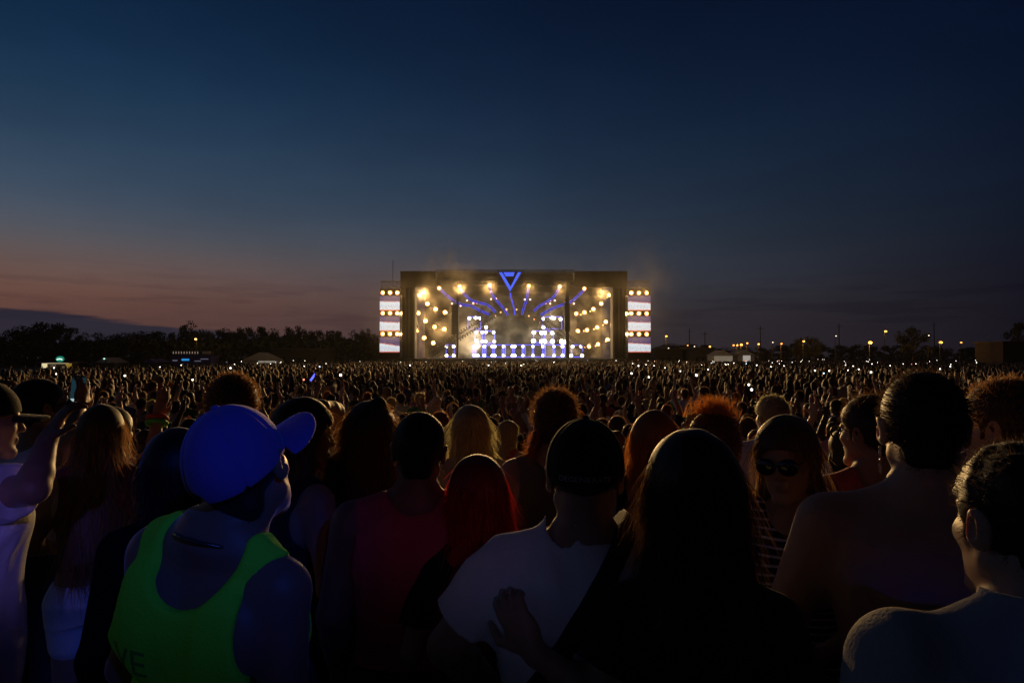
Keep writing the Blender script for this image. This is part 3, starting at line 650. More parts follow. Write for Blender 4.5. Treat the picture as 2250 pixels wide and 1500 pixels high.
# ================================================================ people: one continuous body surface grown from a distance field
def surface_nets(Fd, lo, h):
    """smooth iso-surface of a sampled distance field"""
    S_ = Fd < 0
    nx_, ny_, nz_ = Fd.shape
    c = S_[:-1, :-1, :-1]; cnt = np.zeros(c.shape, np.int8)
    for i in (0, 1):
        for j in (0, 1):
            for k in (0, 1): cnt += S_[i:nx_ - 1 + i, j:ny_ - 1 + j, k:nz_ - 1 + k]
    act = (cnt > 0) & (cnt < 8); idx = np.argwhere(act)
    vid = np.full(act.shape, -1, np.int32); vid[act] = np.arange(len(idx))
    acc = np.zeros((len(idx), 3)); n = np.zeros(len(idx))
    I, J, K = idx.T
    cor = [(i, j, k) for i in (0, 1) for j in (0, 1) for k in (0, 1)]
    val = {q: Fd[I + q[0], J + q[1], K + q[2]] for q in cor}
    for a in cor:
        for ax in range(3):
            if a[ax]: continue
            b = list(a); b[ax] = 1; b = tuple(b)
            va, vb = val[a], val[b]; m = (va < 0) != (vb < 0)
            t = np.where(m, va / np.where(m, va - vb, 1), 0)
            p = np.array(a, float)[None] + t[:, None] * np.eye(3)[ax][None]
            acc[m] += p[m]; n[m] += 1
    V = (idx + acc / n[:, None]) * h + np.array(lo)
    quads = []
    for ax in range(3):
        sl0 = [slice(None)] * 3; sl1 = [slice(None)] * 3; sl0[ax] = slice(0, -1); sl1[ax] = slice(1, None)
        a, b = S_[tuple(sl0)], S_[tuple(sl1)]
        e = np.argwhere(a != b); u, w = [(1, 2), (2, 0), (0, 1)][ax]
        ok = (e[:, u] > 0) & (e[:, w] > 0) & (e[:, u] < Fd.shape[u] - 1) & (e[:, w] < Fd.shape[w] - 1); e = e[ok]
        ins = a[tuple(e.T)]
        def g(du, dw):
            q = e.copy(); q[:, u] -= du; q[:, w] -= dw; return vid[tuple(q.T)]
        q4 = np.stack([g(1, 1), g(0, 1), g(0, 0), g(1, 0)], 1)
        q4[~ins] = q4[~ins][:, ::-1]; quads.append(q4)
    Q = np.concatenate(quads); Q = Q[(Q >= 0).all(1)]
    return V.astype(np.float32), Q

def nz3(p, f, seed, oct=3):
    """cheap smooth noise, about -1..1"""
    r = np.random.default_rng(seed); out = 0; a = 1; tot = 0
    for o in range(oct):
        s = 0
        for _ in range(3):
            d = r.normal(size=3); d *= f / np.linalg.norm(d); ph = r.uniform(0, 6.28)
            s = s + np.sin(p[..., 0] * d[0] + p[..., 1] * d[1] + p[..., 2] * d[2] + ph)
        out = out + a * s / 3; tot += a; a *= .55; f *= 1.9
    return out / tot

class Fld:
    def __init__(s, lo, hi, h):
        s.lo = np.array(lo, float); s.h = h
        s.n = np.maximum(4, np.ceil((np.array(hi) - s.lo) / h).astype(int) + 1)
        s.F = np.full(tuple(s.n), 1.0, np.float32)
    def _sub(s, lo, hi):
        i0 = np.clip(np.floor((np.array(lo) - s.lo) / s.h).astype(int), 0, s.n); i1 = np.clip(np.ceil((np.array(hi) - s.lo) / s.h).astype(int) + 1, 0, s.n)
        if (i1 <= i0).any(): return None, None
        sl_ = tuple(slice(a, b) for a, b in zip(i0, i1))
        g = np.stack(np.meshgrid(*[s.lo[k] + s.h * np.arange(i0[k], i1[k], dtype=np.float32) for k in range(3)], indexing='ij'), -1).astype(np.float32)
        return sl_, g
    def op(s, d, sl_, k, mode):
        a = s.F[sl_]
        if mode == 'sub': d = -d
        if k > 0:
            hh = np.maximum(k - np.abs(a - d), 0) / k
            q = hh * hh * k * .25
        else: q = 0
        s.F[sl_] = np.minimum(a, d) - q if mode == 'add' else np.maximum(a, d) + q
    def prim(s, fn, lo, hi, k=.02, mode='add'):
        m = k + 2.5 * s.h; sl_, g = s._sub(np.array(lo) - m, np.array(hi) + m)
        if sl_ is not None: s.op(fn(g).astype(np.float32), sl_, k, mode)
    def cone(s, a, b, ra, rb, k=.02, mode='add'):
        a = np.array(a, np.float32); b = np.array(b, np.float32); ab = b - a; L = max(1e-9, float(ab @ ab))
        def fn(p):
            t = np.clip(((p - a) @ ab) / L, 0, 1); return np.linalg.norm(p - a - t[..., None] * ab, axis=-1) - (ra + (rb - ra) * t)
        r = max(ra, rb); s.prim(fn, np.minimum(a, b) - r, np.maximum(a, b) + r, k, mode)
    def ell(s, c, r, R=None, k=.02, mode='add'):
        c = np.array(c, np.float32); r = np.array(r, np.float32); R = None if R is None else np.array(R, np.float32)
        def fn(p):
            q = p - c
            if R is not None: q = q @ R
            k0 = np.linalg.norm(q / r, axis=-1); k1 = np.linalg.norm(q / (r * r), axis=-1); return k0 * (k0 - 1) / np.maximum(k1, 1e-6)
        m = float(r.max()); s.prim(fn, c - m, c + m, k, mode)
    def loft(s, rows, k=.02, mode='add', grow=0.0, e=2.4):
        """rows of (z, half width, half depth, y offset, x offset)"""
        A = np.array([list(r) + [0] * (5 - len(r)) for r in rows], float); A = A[A[:, 0].argsort()]
        w = A[:, 1] + grow; d = A[:, 2] + grow
        def fn(p):
            z = p[..., 2]; W_ = np.interp(z, A[:, 0], w); D_ = np.interp(z, A[:, 0], d); yo = np.interp(z, A[:, 0], A[:, 3]); xo = np.interp(z, A[:, 0], A[:, 4])
            q = (np.abs((p[..., 0] - xo) / W_) ** e + np.abs((p[..., 1] - yo) / D_) ** e) ** (1 / e)
            dd = (q - 1) * np.minimum(W_, D_); ez = np.maximum(A[0, 0] - grow - z, z - A[-1, 0] - grow)
            return np.maximum(dd, ez)
        m = max(w.max(), d.max()) + np.abs(A[:, 3:]).max(); s.prim(fn, (-m, -m, A[0, 0] - grow), (m, m, A[-1, 0] + grow), k, mode)
    def warp(s, fn):
        """add a displacement near the surface"""
        i = np.argwhere(np.abs(s.F) < .03)
        if len(i): s.F[tuple(i.T)] += fn((i * s.h + s.lo).astype(np.float32)).astype(np.float32)
    def cut(s, fn):                                 # keep where fn < 0
        i = np.argwhere(s.F < .06)
        if len(i):
            t = tuple(i.T); s.F[t] = np.maximum(s.F[t], fn((i * s.h + s.lo).astype(np.float32)).astype(np.float32))
    def mesh(s, name, m, parent=None, smooth=True):
        s.F[0] = s.F[-1] = 1; s.F[:, 0] = s.F[:, -1] = 1; s.F[:, :, 0] = s.F[:, :, -1] = 1
        V, Q = surface_nets(s.F, s.lo, s.h); return mesh_obj(name, V, Q, m, parent, smooth)

MALE = [(.84, .150, .100, 0), (.92, .168, .122, -.012), (1.02, .155, .108, 0), (1.10, .148, .102, 0), (1.22, .166, .114, 0), (1.32, .184, .118, -.006), (1.39, .180, .104, -.012), (1.44, .128, .080, -.016), (1.475, .080, .066, -.016), (1.52, .060, .060, -.006)]
FEM = [(.84, .155, .100, 0), (.92, .172, .124, -.014), (1.02, .150, .104, -.004), (1.11, .122, .088, 0), (1.21, .140, .102, .006), (1.29, .152, .112, .012), (1.38, .150, .090, -.008), (1.43, .110, .070, -.014), (1.47, .066, .056, -.014), (1.52, .050, .050, -.004)]

SKIN = {'ruddy': (.33, .12, .07), 'fair': (.50, .30, .21), 'tan': (.36, .20, .13), 'brown': (.17, .09, .055), 'dark': (.09, .05, .032)}
HAIR = {'black': (.010, .008, .007), 'dark': (.022, .012, .008), 'brown': (.07, .035, .018), 'auburn': (.16, .05, .018), 'ginger': (.33, .11, .025), 'blonde': (.42, .28, .14), 'red': (.30, .012, .008)}
STRAND_BACKLIT = {'black': (.05, .032, .022), 'dark': (.11, .055, .025), 'brown': (.27, .14, .06), 'auburn': (.38, .13, .035), 'ginger': (.5, .17, .035), 'blonde': (.6, .42, .22), 'red': (.5, .02, .015)}  # lighter, warmer than the hair: backlight glow put into the strand colour
def skin_mat(t): return mat('skin_' + t, SKIN[t], .52, var=.12, scale=18, bump=.12, spec=.25 if t == 'ruddy' else .4, sheen=.25, sss=.3)
def hair_mat(t): return mat('hair_' + t, HAIR[t], .55, spec=.35, var=.3, scale=60, transl=.10, sheen=.35)
def strand_mat(t): return mat('strand_' + t, STRAND_BACKLIT[t], .5, spec=.14, transl=.45)
def cloth_mat(name, rgb, fine=True): return mat('cloth_' + name, rgb, .88, bump=.25, scale=160 if fine else 40, spec=.25, sheen=.22, var=.10)

def rotm(yaw=0, pitch=0, roll=0):
    """head turn: yaw + turns to the person's left, pitch + looks up, roll + leans to the person's right"""
    return np.array(Matrix.Rotation(math.radians(yaw), 3, 'Z') @ Matrix.Rotation(math.radians(pitch), 3, 'X') @ Matrix.Rotation(math.radians(roll), 3, 'Y'))

class Body:
    def __init__(b, s=1.0, fem=False, arms=None, head=(0, 0, 0), lean=(0, 0), wide=1.0, headoff=(0, 0, 0)):
        b.s = s; b.fem = fem; b.rows = FEM if fem else MALE
        if wide != 1: b.rows = [(z, w * (wide if z < 1.45 else 1), d * (wide if z < 1.45 else 1), y) for z, w, d, y in b.rows]
        b.sh = (.160 if fem else .188) * (1 + (wide - 1) * .6); b.head = head; b.ho = np.array(headoff, float)
        b.R = rotm(*head); b.piv = np.array([0, -.012, 1.50]); b.hc = b.piv + b.ho + b.R @ np.array([0, .022, .125])
        b.r = .86 if fem else 1.0
        b.wide = wide
        A = {'L': {}, 'R': {}}
        for side, sg in (('L', -1), ('R', 1)):
            d = dict(sh=np.array([sg * b.sh, -.008, 1.405]), el=np.array([sg * (b.sh + .055), -.03, 1.13]), wr=np.array([sg * (b.sh + .045), .07, .89]), hand=None, palm=None, curl=.5)
            if arms and side in arms:
                for k_, v in arms[side].items(): d[k_] = np.array(v, float) if isinstance(v, tuple) else v
            A[side] = d
        b.A = A
    def hp(b, p): return b.hc + b.R @ np.array(p, float)
    def bounds(b, z0=-.02):
        pts = [b.hc + .2, b.hc - .2, np.array([-.30, -.26, z0]), np.array([.30, .26, 1.5])]
        for a in b.A.values(): pts += [a['el'] + .1, a['el'] - .1, a['wr'] + .24, a['wr'] - .24]
        lo = np.min(pts, 0); hi = np.max(pts, 0); lo[2] = z0; return lo, hi
    def head_sdf(b, f, detail=True):
        R, H = b.R, b.hp
        nr = .058 if not b.fem else .048
        f.cone(H((0, -.026, -.05)), b.piv + np.array([0, -.006, -.02]), nr, nr * 1.08, .03)
        f.ell(H((0, -.010, .034)), (.073, .096, .086), R, .012)
        f.ell(H((0, .030, -.030)), (.061, .064, .085), R, .02)
        for sg in (-1, 1):
            f.cone(H((sg * .048, .0, -.052)), H((sg * .014, .076, -.103)), .022, .018, .025)
            f.cone(H((sg * .044, .062, -.018)), H((sg * .055, .03, -.02)), .018, .016, .02)     # cheekbones
        f.ell(H((0, .080, .024)), (.046, .015, .012), R, .016)                                   # brow
        f.cone(H((0, .088, .014)), H((0, .110, -.026)), .008, .011, .012)                        # nose
        for sg in (-1, 1): f.ell(H((sg * .012, .097, -.030)), (.009, .010, .008), R, .008)
        f.ell(H((0, .078, -.106)), (.020, .018, .016), R, .018)                                  # chin
        if detail:
            for sg in (-1, 1):
                f.ell(H((sg * .031, .098, .004)), (.017, .012, .012), R, .012, 'sub')
                f.ell(H((sg * .031, .077, .004)), (.013, .0125, .011), R, .003)
        f.ell(H((0, .092, -.058)), (.021, .010, .0065), R, .006); f.ell(H((0, .090, -.070)), (.018, .010, .007), R, .006)
        for sg in (-1, 1):                                                                        # ears
            Re = R @ rotm(sg * -24, 0, sg * 8)
            f.ell(H((sg * .083, -.018, -.002)), (.0075, .022, .034), Re, .006)
            f.ell(H((sg * .077, -.006, -.004)), (.012, .012, .022), Re, .008)
            if detail: f.ell(H((sg * .089, -.010, .0)), (.006, .011, .018), Re, .005, 'sub')
    def hand_sdf(b, f, side):
        a = b.A[side]; sg = -1 if side == 'L' else 1
        w = a['wr']; d = a['hand'] if a['hand'] is not None else (w - a['el']); d = d / np.linalg.norm(d)
        n = a['palm'] if a['palm'] is not None else np.array([-sg, 0, 0.]); n = n - d * (n @ d); n /= np.linalg.norm(n)   # palm faces n
        u = np.cross(n, d) * (1 if side == 'R' else -1)                     # towards the thumb
        c = a['curl']; q = .92 if b.fem else 1.0
        Rh = np.stack([u, n, d], 1)
        f.ell(w + d * .050 * q, (.040 * q, .016, .054 * q), Rh, .012)
        f.cone(w - d * .01, w + d * .03, .024, .022, .015)
        for i, (o, L) in enumerate(((.028, .074), (.010, .084), (-.009, .078), (-.027, .060))):
            p = w + d * (.090 - abs(i - 1.3) * .004) * q + u * o * q; dirn = d + u * o * 1.6
            for sgm, (l, cc) in enumerate(((.45, c * .5), (.32, c * 1.2), (.25, c * 1.9))):
                v = dirn * math.cos(cc) + n * math.sin(cc); v /= np.linalg.norm(v); e = p + v * L * l * q
                f.cone(p, e, .0086 - .0006 * sgm, .0080 - .0006 * sgm, .003); p = e
        t0 = w + d * .022 + u * .026; t1 = t0 + (u * .75 + d * .55 + n * .25) * .042; t2 = t1 + (u * .25 + d * .85 + n * (.2 + c * .5)) * .034
        f.cone(t0, t1, .0135, .0105, .01); f.cone(t1, t2, .0105, .0085, .003)
    def arm_sdf(b, f, side, grow=0, upto=1.0, k=.045):
        a = b.A[side]; r = b.r * (1 + (b.wide - 1) * .7)
        f.cone(a['sh'], a['sh'] + (a['el'] - a['sh']) * upto, .060 * r + grow, (.042 + .016 * (1 - upto)) * r + grow, k)
        if upto >= 1:
            m = a['el'] + (a['wr'] - a['el']) * .3
            f.cone(a['el'], m, .043 * r + grow, .043 * r + grow, .02); f.cone(m, a['wr'], .043 * r + grow, .027 * r + grow, .01)
    def torso_sdf(b, f, grow=0, k=.03):
        f.loft(b.rows, k, grow=grow)
        if b.fem:
            for sg in (-1, 1): f.ell((sg * .068, .085, 1.265), (.062 + grow, .056 + grow, .060 + grow), None, .04)
        else:
            for sg in (-1, 1): f.ell((sg * .085, .062, 1.31), (.085 + grow, .055 + grow, .065 + grow), None, .04)
        for sg in (-1, 1):
            f.cone((sg * .045, -.02, 1.485), (sg * b.sh * .92, -.012, 1.425), .036 + grow, .046 + grow, .04)   # trapezius to shoulder
            f.ell((sg * .088, -.085, 1.32), (.066 + grow, .026 + grow, .085 + grow), None, .05)                 # shoulder blade
    def leg_sdf(b, f, grow=0, upto=1.0):
        for sg in (-1, 1):
            hip = np.array([sg * .088, 0, .90]); kn = np.array([sg * .098, .015, .49]); an = np.array([sg * .100, -.02, .09])
            if upto < .5:
                f.cone(hip, hip + (kn - hip) * upto * 2, .088 + grow, .072 + grow, .03); continue
            f.cone(hip, kn, .088 + grow, .056 + grow, .03); f.cone(kn, kn + (an - kn) * .35, .056 + grow, .056 + grow, .015); f.cone(kn + (an - kn) * .35, kn + (an - kn) * (upto - .5) * 2, .056 + grow, .036 + grow, .015)
            if upto >= 1 and grow < .03: f.ell((sg * .105, .05, .038), (.045, .125, .040), None, .02)
    def body(b, h, m, parent, detail=True, hands=True):
        lo, hi = b.bounds(); f = Fld(lo, hi, h)
        b.torso_sdf(f); b.leg_sdf(f)
        for sd in 'LR': b.arm_sdf(f, sd)
        b.head_sdf(f, detail)
        if hands:
            for sd in 'LR': b.hand_sdf(f, sd)
        i = f.lo
        return f.mesh('body', m, parent)
    # ------------------------------------------------------------ clothes
    def top(b, h, m, parent, kind='tee', hem=.86, name=None, seed=1, wr=.004, scoop=0.0, loose=.012):
        lo, hi = b.bounds(hem - .06); lo[:2] -= .05; hi[:2] += .05; f = Fld(lo, hi, h)
        g = loose
        f.loft([r if r[0] > 1.2 else (r[0], max(r[1], .150 if not b.fem else r[1]), r[2], r[3]) for r in b.rows] if kind != 'crop' else b.rows, .02, grow=g)
        if b.fem:
            for sg in (-1, 1): f.ell((sg * .068, .085, 1.265), (.062 + g, .056 + g, .060 + g), None, .04)
        else:
            for sg in (-1, 1): f.ell((sg * .085, .062, 1.31), (.085 + g, .055 + g, .065 + g), None, .04)
        for sg in (-1, 1):
            f.cone((sg * .085, -.02, 1.462), (sg * b.sh * .92, -.012, 1.425), .038 + g * .8, .046 + g * .8, .04); f.ell((sg * .088, -.085, 1.32), (.066 + g, .022 + g, .085 + g), None, .05)
        if kind in ('tee', 'long'):
            for sd in 'LR':
                if kind == 'tee': 
                    a = b.A[sd]; e = a['sh'] + (a['el'] - a['sh']) * .66; r = b.r * (1 + (b.wide - 1) * .7)
                    f.cone(a['sh'], e, .060 * r + g, .062 * r + g, .03)
                    ax = (e - a['sh']) / np.linalg.norm(e - a['sh'])
                    f.prim(lambda p, e=e, ax=ax: np.where(np.linalg.norm(p - e, axis=-1) < .11, -((p - e) @ ax), .1), e - .11, e + .11, 0, 'sub')
                else: b.arm_sdf(f, sd, g)
            nb = np.array([0, -.008 + .01, 1.505])
            f.ell(nb + np.array([0, .01 - scoop * .3, .012]), (.088 + scoop * .4, .090 + scoop * .4, .060 + scoop), None, .006, 'sub')
        else:
            # armholes and deep neck: what is left are straps
            for sg in (-1, 1):
                f.ell((sg * (b.sh + .048), -.0, 1.375), (.084, .21, .135), None, .008, 'sub')
                f.ell((sg * (b.sh + .06), 0, 1.27), (.078, .10, .135), None, .02, 'sub')
            sc = scoop or .09
            f.ell((0, -.10, 1.53), (.098, .14, sc + .045), None, .012, 'sub'); f.ell((0, .10, 1.53), (.098, .16, sc + .07), None, .012, 'sub')
            f.ell((0, 0, 1.53), (.098, .2, .06), None, .01, 'sub')
        if wr:
            f.warp(lambda p: wr * (nz3(p * np.array([1.0, 1.0, .45], np.float32), 36, seed) - .3 + .9 * np.maximum(0, nz3(p * np.array([1, 1, .22], np.float32), 66, seed + 9, 1))))
        f.cut(lambda p: hem + .012 * np.sin(p[..., 0] * 22 + seed) - p[..., 2])
        return f.mesh(name or {'tee': 't_shirt', 'tank': 'tank_top', 'crop': 'crop_top', 'long': 'shirt'}[kind], m, parent)
    def bottom(b, h, m, parent, kind='trousers', z1=1.0, seed=2):
        up = {'trousers': 1.0, 'shorts': .52, 'hotpants': .2}[kind]
        f = Fld((-.27, -.24, -.02), (.27, .24, z1 + .08), h)
        f.loft([r for r in b.rows if r[0] < 1.12], .02, grow=.012 if kind != 'shorts' else .018); b.leg_sdf(f, .016 if kind != 'shorts' else .034, up)
        f.warp(lambda p: .005 * nz3(p, 24, seed))
        f.cut(lambda p: p[..., 2] - z1)
        f.cut(lambda p: .05 - p[..., 2])
        return f.mesh({'trousers': 'trousers', 'shorts': 'shorts', 'hotpants': 'shorts'}[kind], m, parent)
    # ------------------------------------------------------------ hair
    def hair(b, kind, colour, h, parent, seed=0, length=.35, thick=.016, n=1500, slen=.05, fuzz=.5, width=.0011, spread=1.0, bun=None, name='hair', side=None):
        lo = b.hc - .26; hi = b.hc + .26; lo[2] = b.hc[2] - (length + .12 if kind in ('long', 'bob') else .2); f = Fld(lo, hi, h)
        R, H = b.R, b.hp; g = thick
        f.ell(H((0, -.012, .036)), (.073 + g, .095 + g, .086 + g), R, .01)
        Ri = R.T; hc = b.hc
        front = {'short': (.012, .85), 'curly': (.012, .85), 'long': (.02, .6), 'bob': (.02, .6), 'updo': (.0, .75)}[kind]
        def keep(p):                                  # hairline
            q = (p - hc) @ R
            return -(q[..., 2] - (front[0] - .022) - front[1] * q[..., 1] ) * .75
        f.cut(keep)
        if kind == 'short' or kind == 'curly' or kind == 'updo':
            if g > .008: f.ell(H((0, -.062, -.046)), (.050, .030, .044), R, .02)
            for sg in (-1, 1): f.cone(H((sg * .070, .012, .02)), H((sg * .071, .020, -.02)), .010, .006, .01)
        if kind in ('long', 'bob'):
            c = H((0, -.035, -.0)); zt = c[2] + .03; zb = zt - length; sp = spread
            rows = [(zt, .074, .06, c[1] - .005, c[0]), (zt - .08, .082 * sp, .062, c[1] - .014, c[0]), (zt - .17, .085 * sp, .054, c[1] - .020, c[0])]
            if length > .22:
                rows += [(zt - .26, .105 * sp, .046, -.085, c[0] * .7), (zb + .05, .110 * sp, .040, -.135, c[0] * .5), (zb, .07 * sp, .018, -.135, c[0] * .5)]
            else: rows += [(zb, .07 * sp, .045, c[1] - .02, c[0])]
            f.loft(rows, .035, e=2.2)
            for sg in (-1, 1):                          # locks beside the face
                f.cone(H((sg * .068, .01, .03)), H((sg * .078, -.01, -.10)), .022, .022, .025)
                if length > .22 : f.cone(H((sg * .078, -.01, -.10)), np.array([c[0] + sg * .10 * sp, -.05, max(zb + .03, zt - .34)]), .024, .020, .03)
        if bun: f.ell(H(bun[0]), (bun[1],) * 3, R, .01)
        amp = {'short': .0025, 'curly': .010, 'long': .006, 'bob': .006, 'updo': .008}[kind]; fr = {'short': 70, 'curly': 95, 'updo': 75}.get(kind, 40)
        f.warp(lambda p: amp * nz3(p * np.array([1, 1, .3 if kind in ('long', 'bob') else 1], np.float32), fr, seed))
        o = f.mesh(name, hair_mat(colour), parent)
        me = o.data; nv = len(me.vertices)
        if n and nv:
            r = np.random.default_rng(seed + 5); V = np.empty(nv * 3, np.float32); me.vertices.foreach_get('co', V); V = V.reshape(-1, 3)
            N = np.empty(nv * 3, np.float32); me.vertices.foreach_get('normal', N); N = N.reshape(-1, 3)
            pick = r.integers(0, nv, n); p = V[pick]; nn = N[pick]
            ok = ((p - b.hc) @ b.R)[:, 1] < .085; p, nn = p[ok], nn[ok]
            m_ = len(p); down = np.array([0, 0, -1.0]); 
            if kind in ('long', 'bob'): d = down * 1.0 + nn * r.uniform(0, .5, (m_, 1)) * fuzz + r.normal(size=(m_, 3)) * .16
            elif kind == 'curly': d = nn + r.normal(size=(m_, 3)) * .8
            elif kind == 'updo': d = (np.array(b.hp((0, -.03, .12))) - p) * 6 + nn * .7 + r.normal(size=(m_, 3)) * .5
            else: d = nn * .75 * fuzz + (-(b.R @ np.array([0, .8, -.1])))[None] * .8 + r.normal(size=(m_, 3)) * .35
            d /= np.linalg.norm(d, axis=1, keepdims=True); L = slen * r.uniform(.4, 1.25, (m_, 1))
            strand_strips(o, p - nn * .002, d, L, width, r, colour, grav=.5 if kind in ('long', 'bob') else .05, wob=.35 if kind == 'curly' else .12)
        return o

def strand_strips(hair_ob, p, d, L, width, r, colour, grav=.3, wob=.15, seg=4):
    """thin tapering hairs added to the hair mesh itself"""
    m_ = len(p); side = np.cross(d, r.normal(size=(m_, 3))); side /= np.linalg.norm(side, axis=1, keepdims=True) + 1e-9
    rows = []; q = p.copy(); dd = d.copy()
    for s in range(seg + 1):
        w = width * (1 - .85 * s / seg); rows.append(q - side * w); rows.append(q + side * w)
        dd = dd + np.array([0, 0, -grav]) / seg + r.normal(size=(m_, 3)) * wob; dd /= np.linalg.norm(dd, axis=1, keepdims=True); q = q + dd * L / seg
    V = np.stack(rows, 1).reshape(-1, 3); k = 2 * (seg + 1); base = np.arange(m_)[:, None] * k
    Q = np.concatenate([base + np.array([2 * s, 2 * s + 1, 2 * s + 3, 2 * s + 2])[None] for s in range(seg)])
    me = hair_ob.data; n0 = len(me.vertices); V0 = np.empty(n0 * 3, np.float32); me.vertices.foreach_get('co', V0)
    nl = len(me.loops); L0 = np.empty(nl, np.int32); me.loops.foreach_get('vertex_index', L0); Q0 = L0.reshape(-1, 4)
    new = bpy.data.meshes.new(me.name); VV = np.concatenate([V0.reshape(-1, 3), V]).astype(np.float32); QQ = np.concatenate([Q0, Q + n0]).astype(np.int32)
    new.vertices.add(len(VV)); new.vertices.foreach_set('co', VV.ravel()); new.loops.add(QQ.size); new.loops.foreach_set('vertex_index', QQ.ravel())
    new.polygons.add(len(QQ)); new.polygons.foreach_set('loop_start', np.arange(0, QQ.size, 4, dtype=np.int32)); new.update(calc_edges=True)
    new.polygons.foreach_set('use_smooth', np.ones(len(QQ), bool)); mi = np.zeros(len(QQ), np.int32); mi[len(Q0):] = 1; new.polygons.foreach_set('material_index', mi)
    new.materials.append(me.materials[0]); new.materials.append(strand_mat(colour)); hair_ob.data = new; bpy.data.meshes.remove(me)

def cap_mesh(b, m, parent, h=.005, brim_yaw=0, brim_pitch=-8, back=True, g=.016, brim_len=.075, bw=.086):
    """baseball cap: stitched dome, curved bill as a sub-part"""
    R, H = b.R, b.hp; f = Fld(b.hc - .24, b.hc + .24, h); hc = b.hc
    f.ell(H((0, -.012, .030)), (.073 + g, .097 + g, .088 + g * 1.2), R, .01)
    f.cut(lambda p: -(((p - hc) @ R)[..., 2] - .012 - .22 * ((p - hc) @ R)[..., 1]))
    Rb = R @ rotm(brim_yaw)
    if back: f.ell(hc + Rb @ np.array([0, -.125, -.012]), (.034, .04, .028), Rb, .004, 'sub')
    def seam(p):
        q = (p - hc) @ Rb; d = 0
        a = np.arctan2(q[..., 0], q[..., 1] + .012)
        for k_ in range(3):
            t = k_ * math.pi / 3; dist = np.abs(q[..., 0] * math.cos(t) - (q[..., 1] + .012) * math.sin(t)); d = d + .0050 * np.exp(-(dist / .0035) ** 2)
        return d
    f.warp(seam)
    f.ell(H((0, -.012, .030 + .088 + g * 1.2)), (.009, .009, .006), R, .002)
    o = f.mesh('cap', m, parent)
    f2 = Fld(b.hc - .30, b.hc + .30, h)
    Rp = Rb @ rotm(0, brim_pitch)
    def fn(p):
        q = (p - hc) @ Rp; x, y, z = q[..., 0], q[..., 1], q[..., 2]
        zz = z - (.030 - 3.2 * x * x)
        e = np.sqrt((x / bw) ** 2 + ((y - .06) / (.05 + brim_len)) ** 2) - 1
        return np.maximum(np.maximum(e * .07, np.abs(zz) - .0045), -(y - .07 + 2.0 * x * x))
    f2.prim(fn, b.hc - .28, b.hc + .28, 0)
    bo = f2.mesh('bill', m, o)
    return o

def glasses(b, m, parent, h=.004, dark=False, frame=(.02, .02, .02)):
    R, H = b.R, b.hp; f = Fld(b.hc - .15, b.hc + .15, h)
    for sg in (-1, 1):
        if not dark:
            Rg = R
            n = 14
            for i in range(n):
                t0, t1 = 2 * math.pi * i / n, 2 * math.pi * (i + 1) / n
                f.cone(H((sg * .033 + .027 * math.cos(t0), .112, .0 + .021 * math.sin(t0))), H((sg * .033 + .027 * math.cos(t1), .112, .0 + .021 * math.sin(t1))), .0035, .0035, .001)
        f.cone(H((sg * .060, .108, .009)), H((sg * .079, -.01, .010)), max(.0035, h * .9), max(.003, h * .8), .002)
    for sg in (-1, 1): f.cone(H((0, .116, .006)), H((sg * .061, .108, .010)), max(.0035, h * .9), max(.0035, h * .9), .002)
    o = f.mesh('glasses', m, parent)
    if dark:
        for sg in (-1, 1):
            l = Fld(b.hc - .16, b.hc + .16, h); l.ell(H((sg * .034, .108, .0)), (.031, .010, .026), R @ rotm(sg * -8), .004)
            l.mesh('lens', mat('mirror_lens', (.05, .05, .06), .06, .85), o)
    return o
# ================================================================ the people near the camera
HEROES = []
def hero(label, top, Y, yaw=0, fem=False, head=(0, 0, 0), arms=None, skin='fair', h=.007, wide=1.0, hairg=.016, headoff=(0, 0, 0), detail=True, hands=True, lean=0, group=None):
    b0 = Body(fem=fem, head=head, wide=wide, headoff=headoff)
    tp = P(*top, Y); ztop = (b0.hp((0, -.01, .122 + hairg)))[2]; s = (tp.z - gz(Y)) / ztop
    a = math.radians(yaw) - math.atan2(tp.x, Y); Rz = np.array([[math.cos(a), -math.sin(a), 0], [math.sin(a), math.cos(a), 0], [0, 0, 1]]) @ np.array(Matrix.Rotation(math.radians(lean), 3, 'Y'))
    hx = Rz @ (b0.hp((0, -.01, .122 + hairg)) * s); base = np.array([tp.x - hx[0], Y - hx[1], gz(Y)])
    def loc(v):
        if isinstance(v, tuple) and v and v[0] == 'px': return tuple(Rz.T @ (np.array(P(v[1], v[2], v[3])) - base) / s)
        if isinstance(v, tuple) and v and v[0] == 'dir': return tuple(Rz.T @ np.array(v[1:], float))
        return v
    arms = {k: {q: loc(v) for q, v in d.items()} for k, d in (arms or {}).items()}
    b = Body(fem=fem, head=head, wide=wide, headoff=headoff, arms=arms)
    e = empty('person', base, a, label, 'person', group); e.scale = (s, s, s); e.rotation_euler = Matrix(Rz.tolist()).to_euler(); b.e = e; b.base = base; b.Rz = Rz; b.sc = s; b.loc = loc
    b.h = h; b.body(h, skin_mat(skin), e, detail, hands); HEROES.append((base[0], base[1], .38)); return b

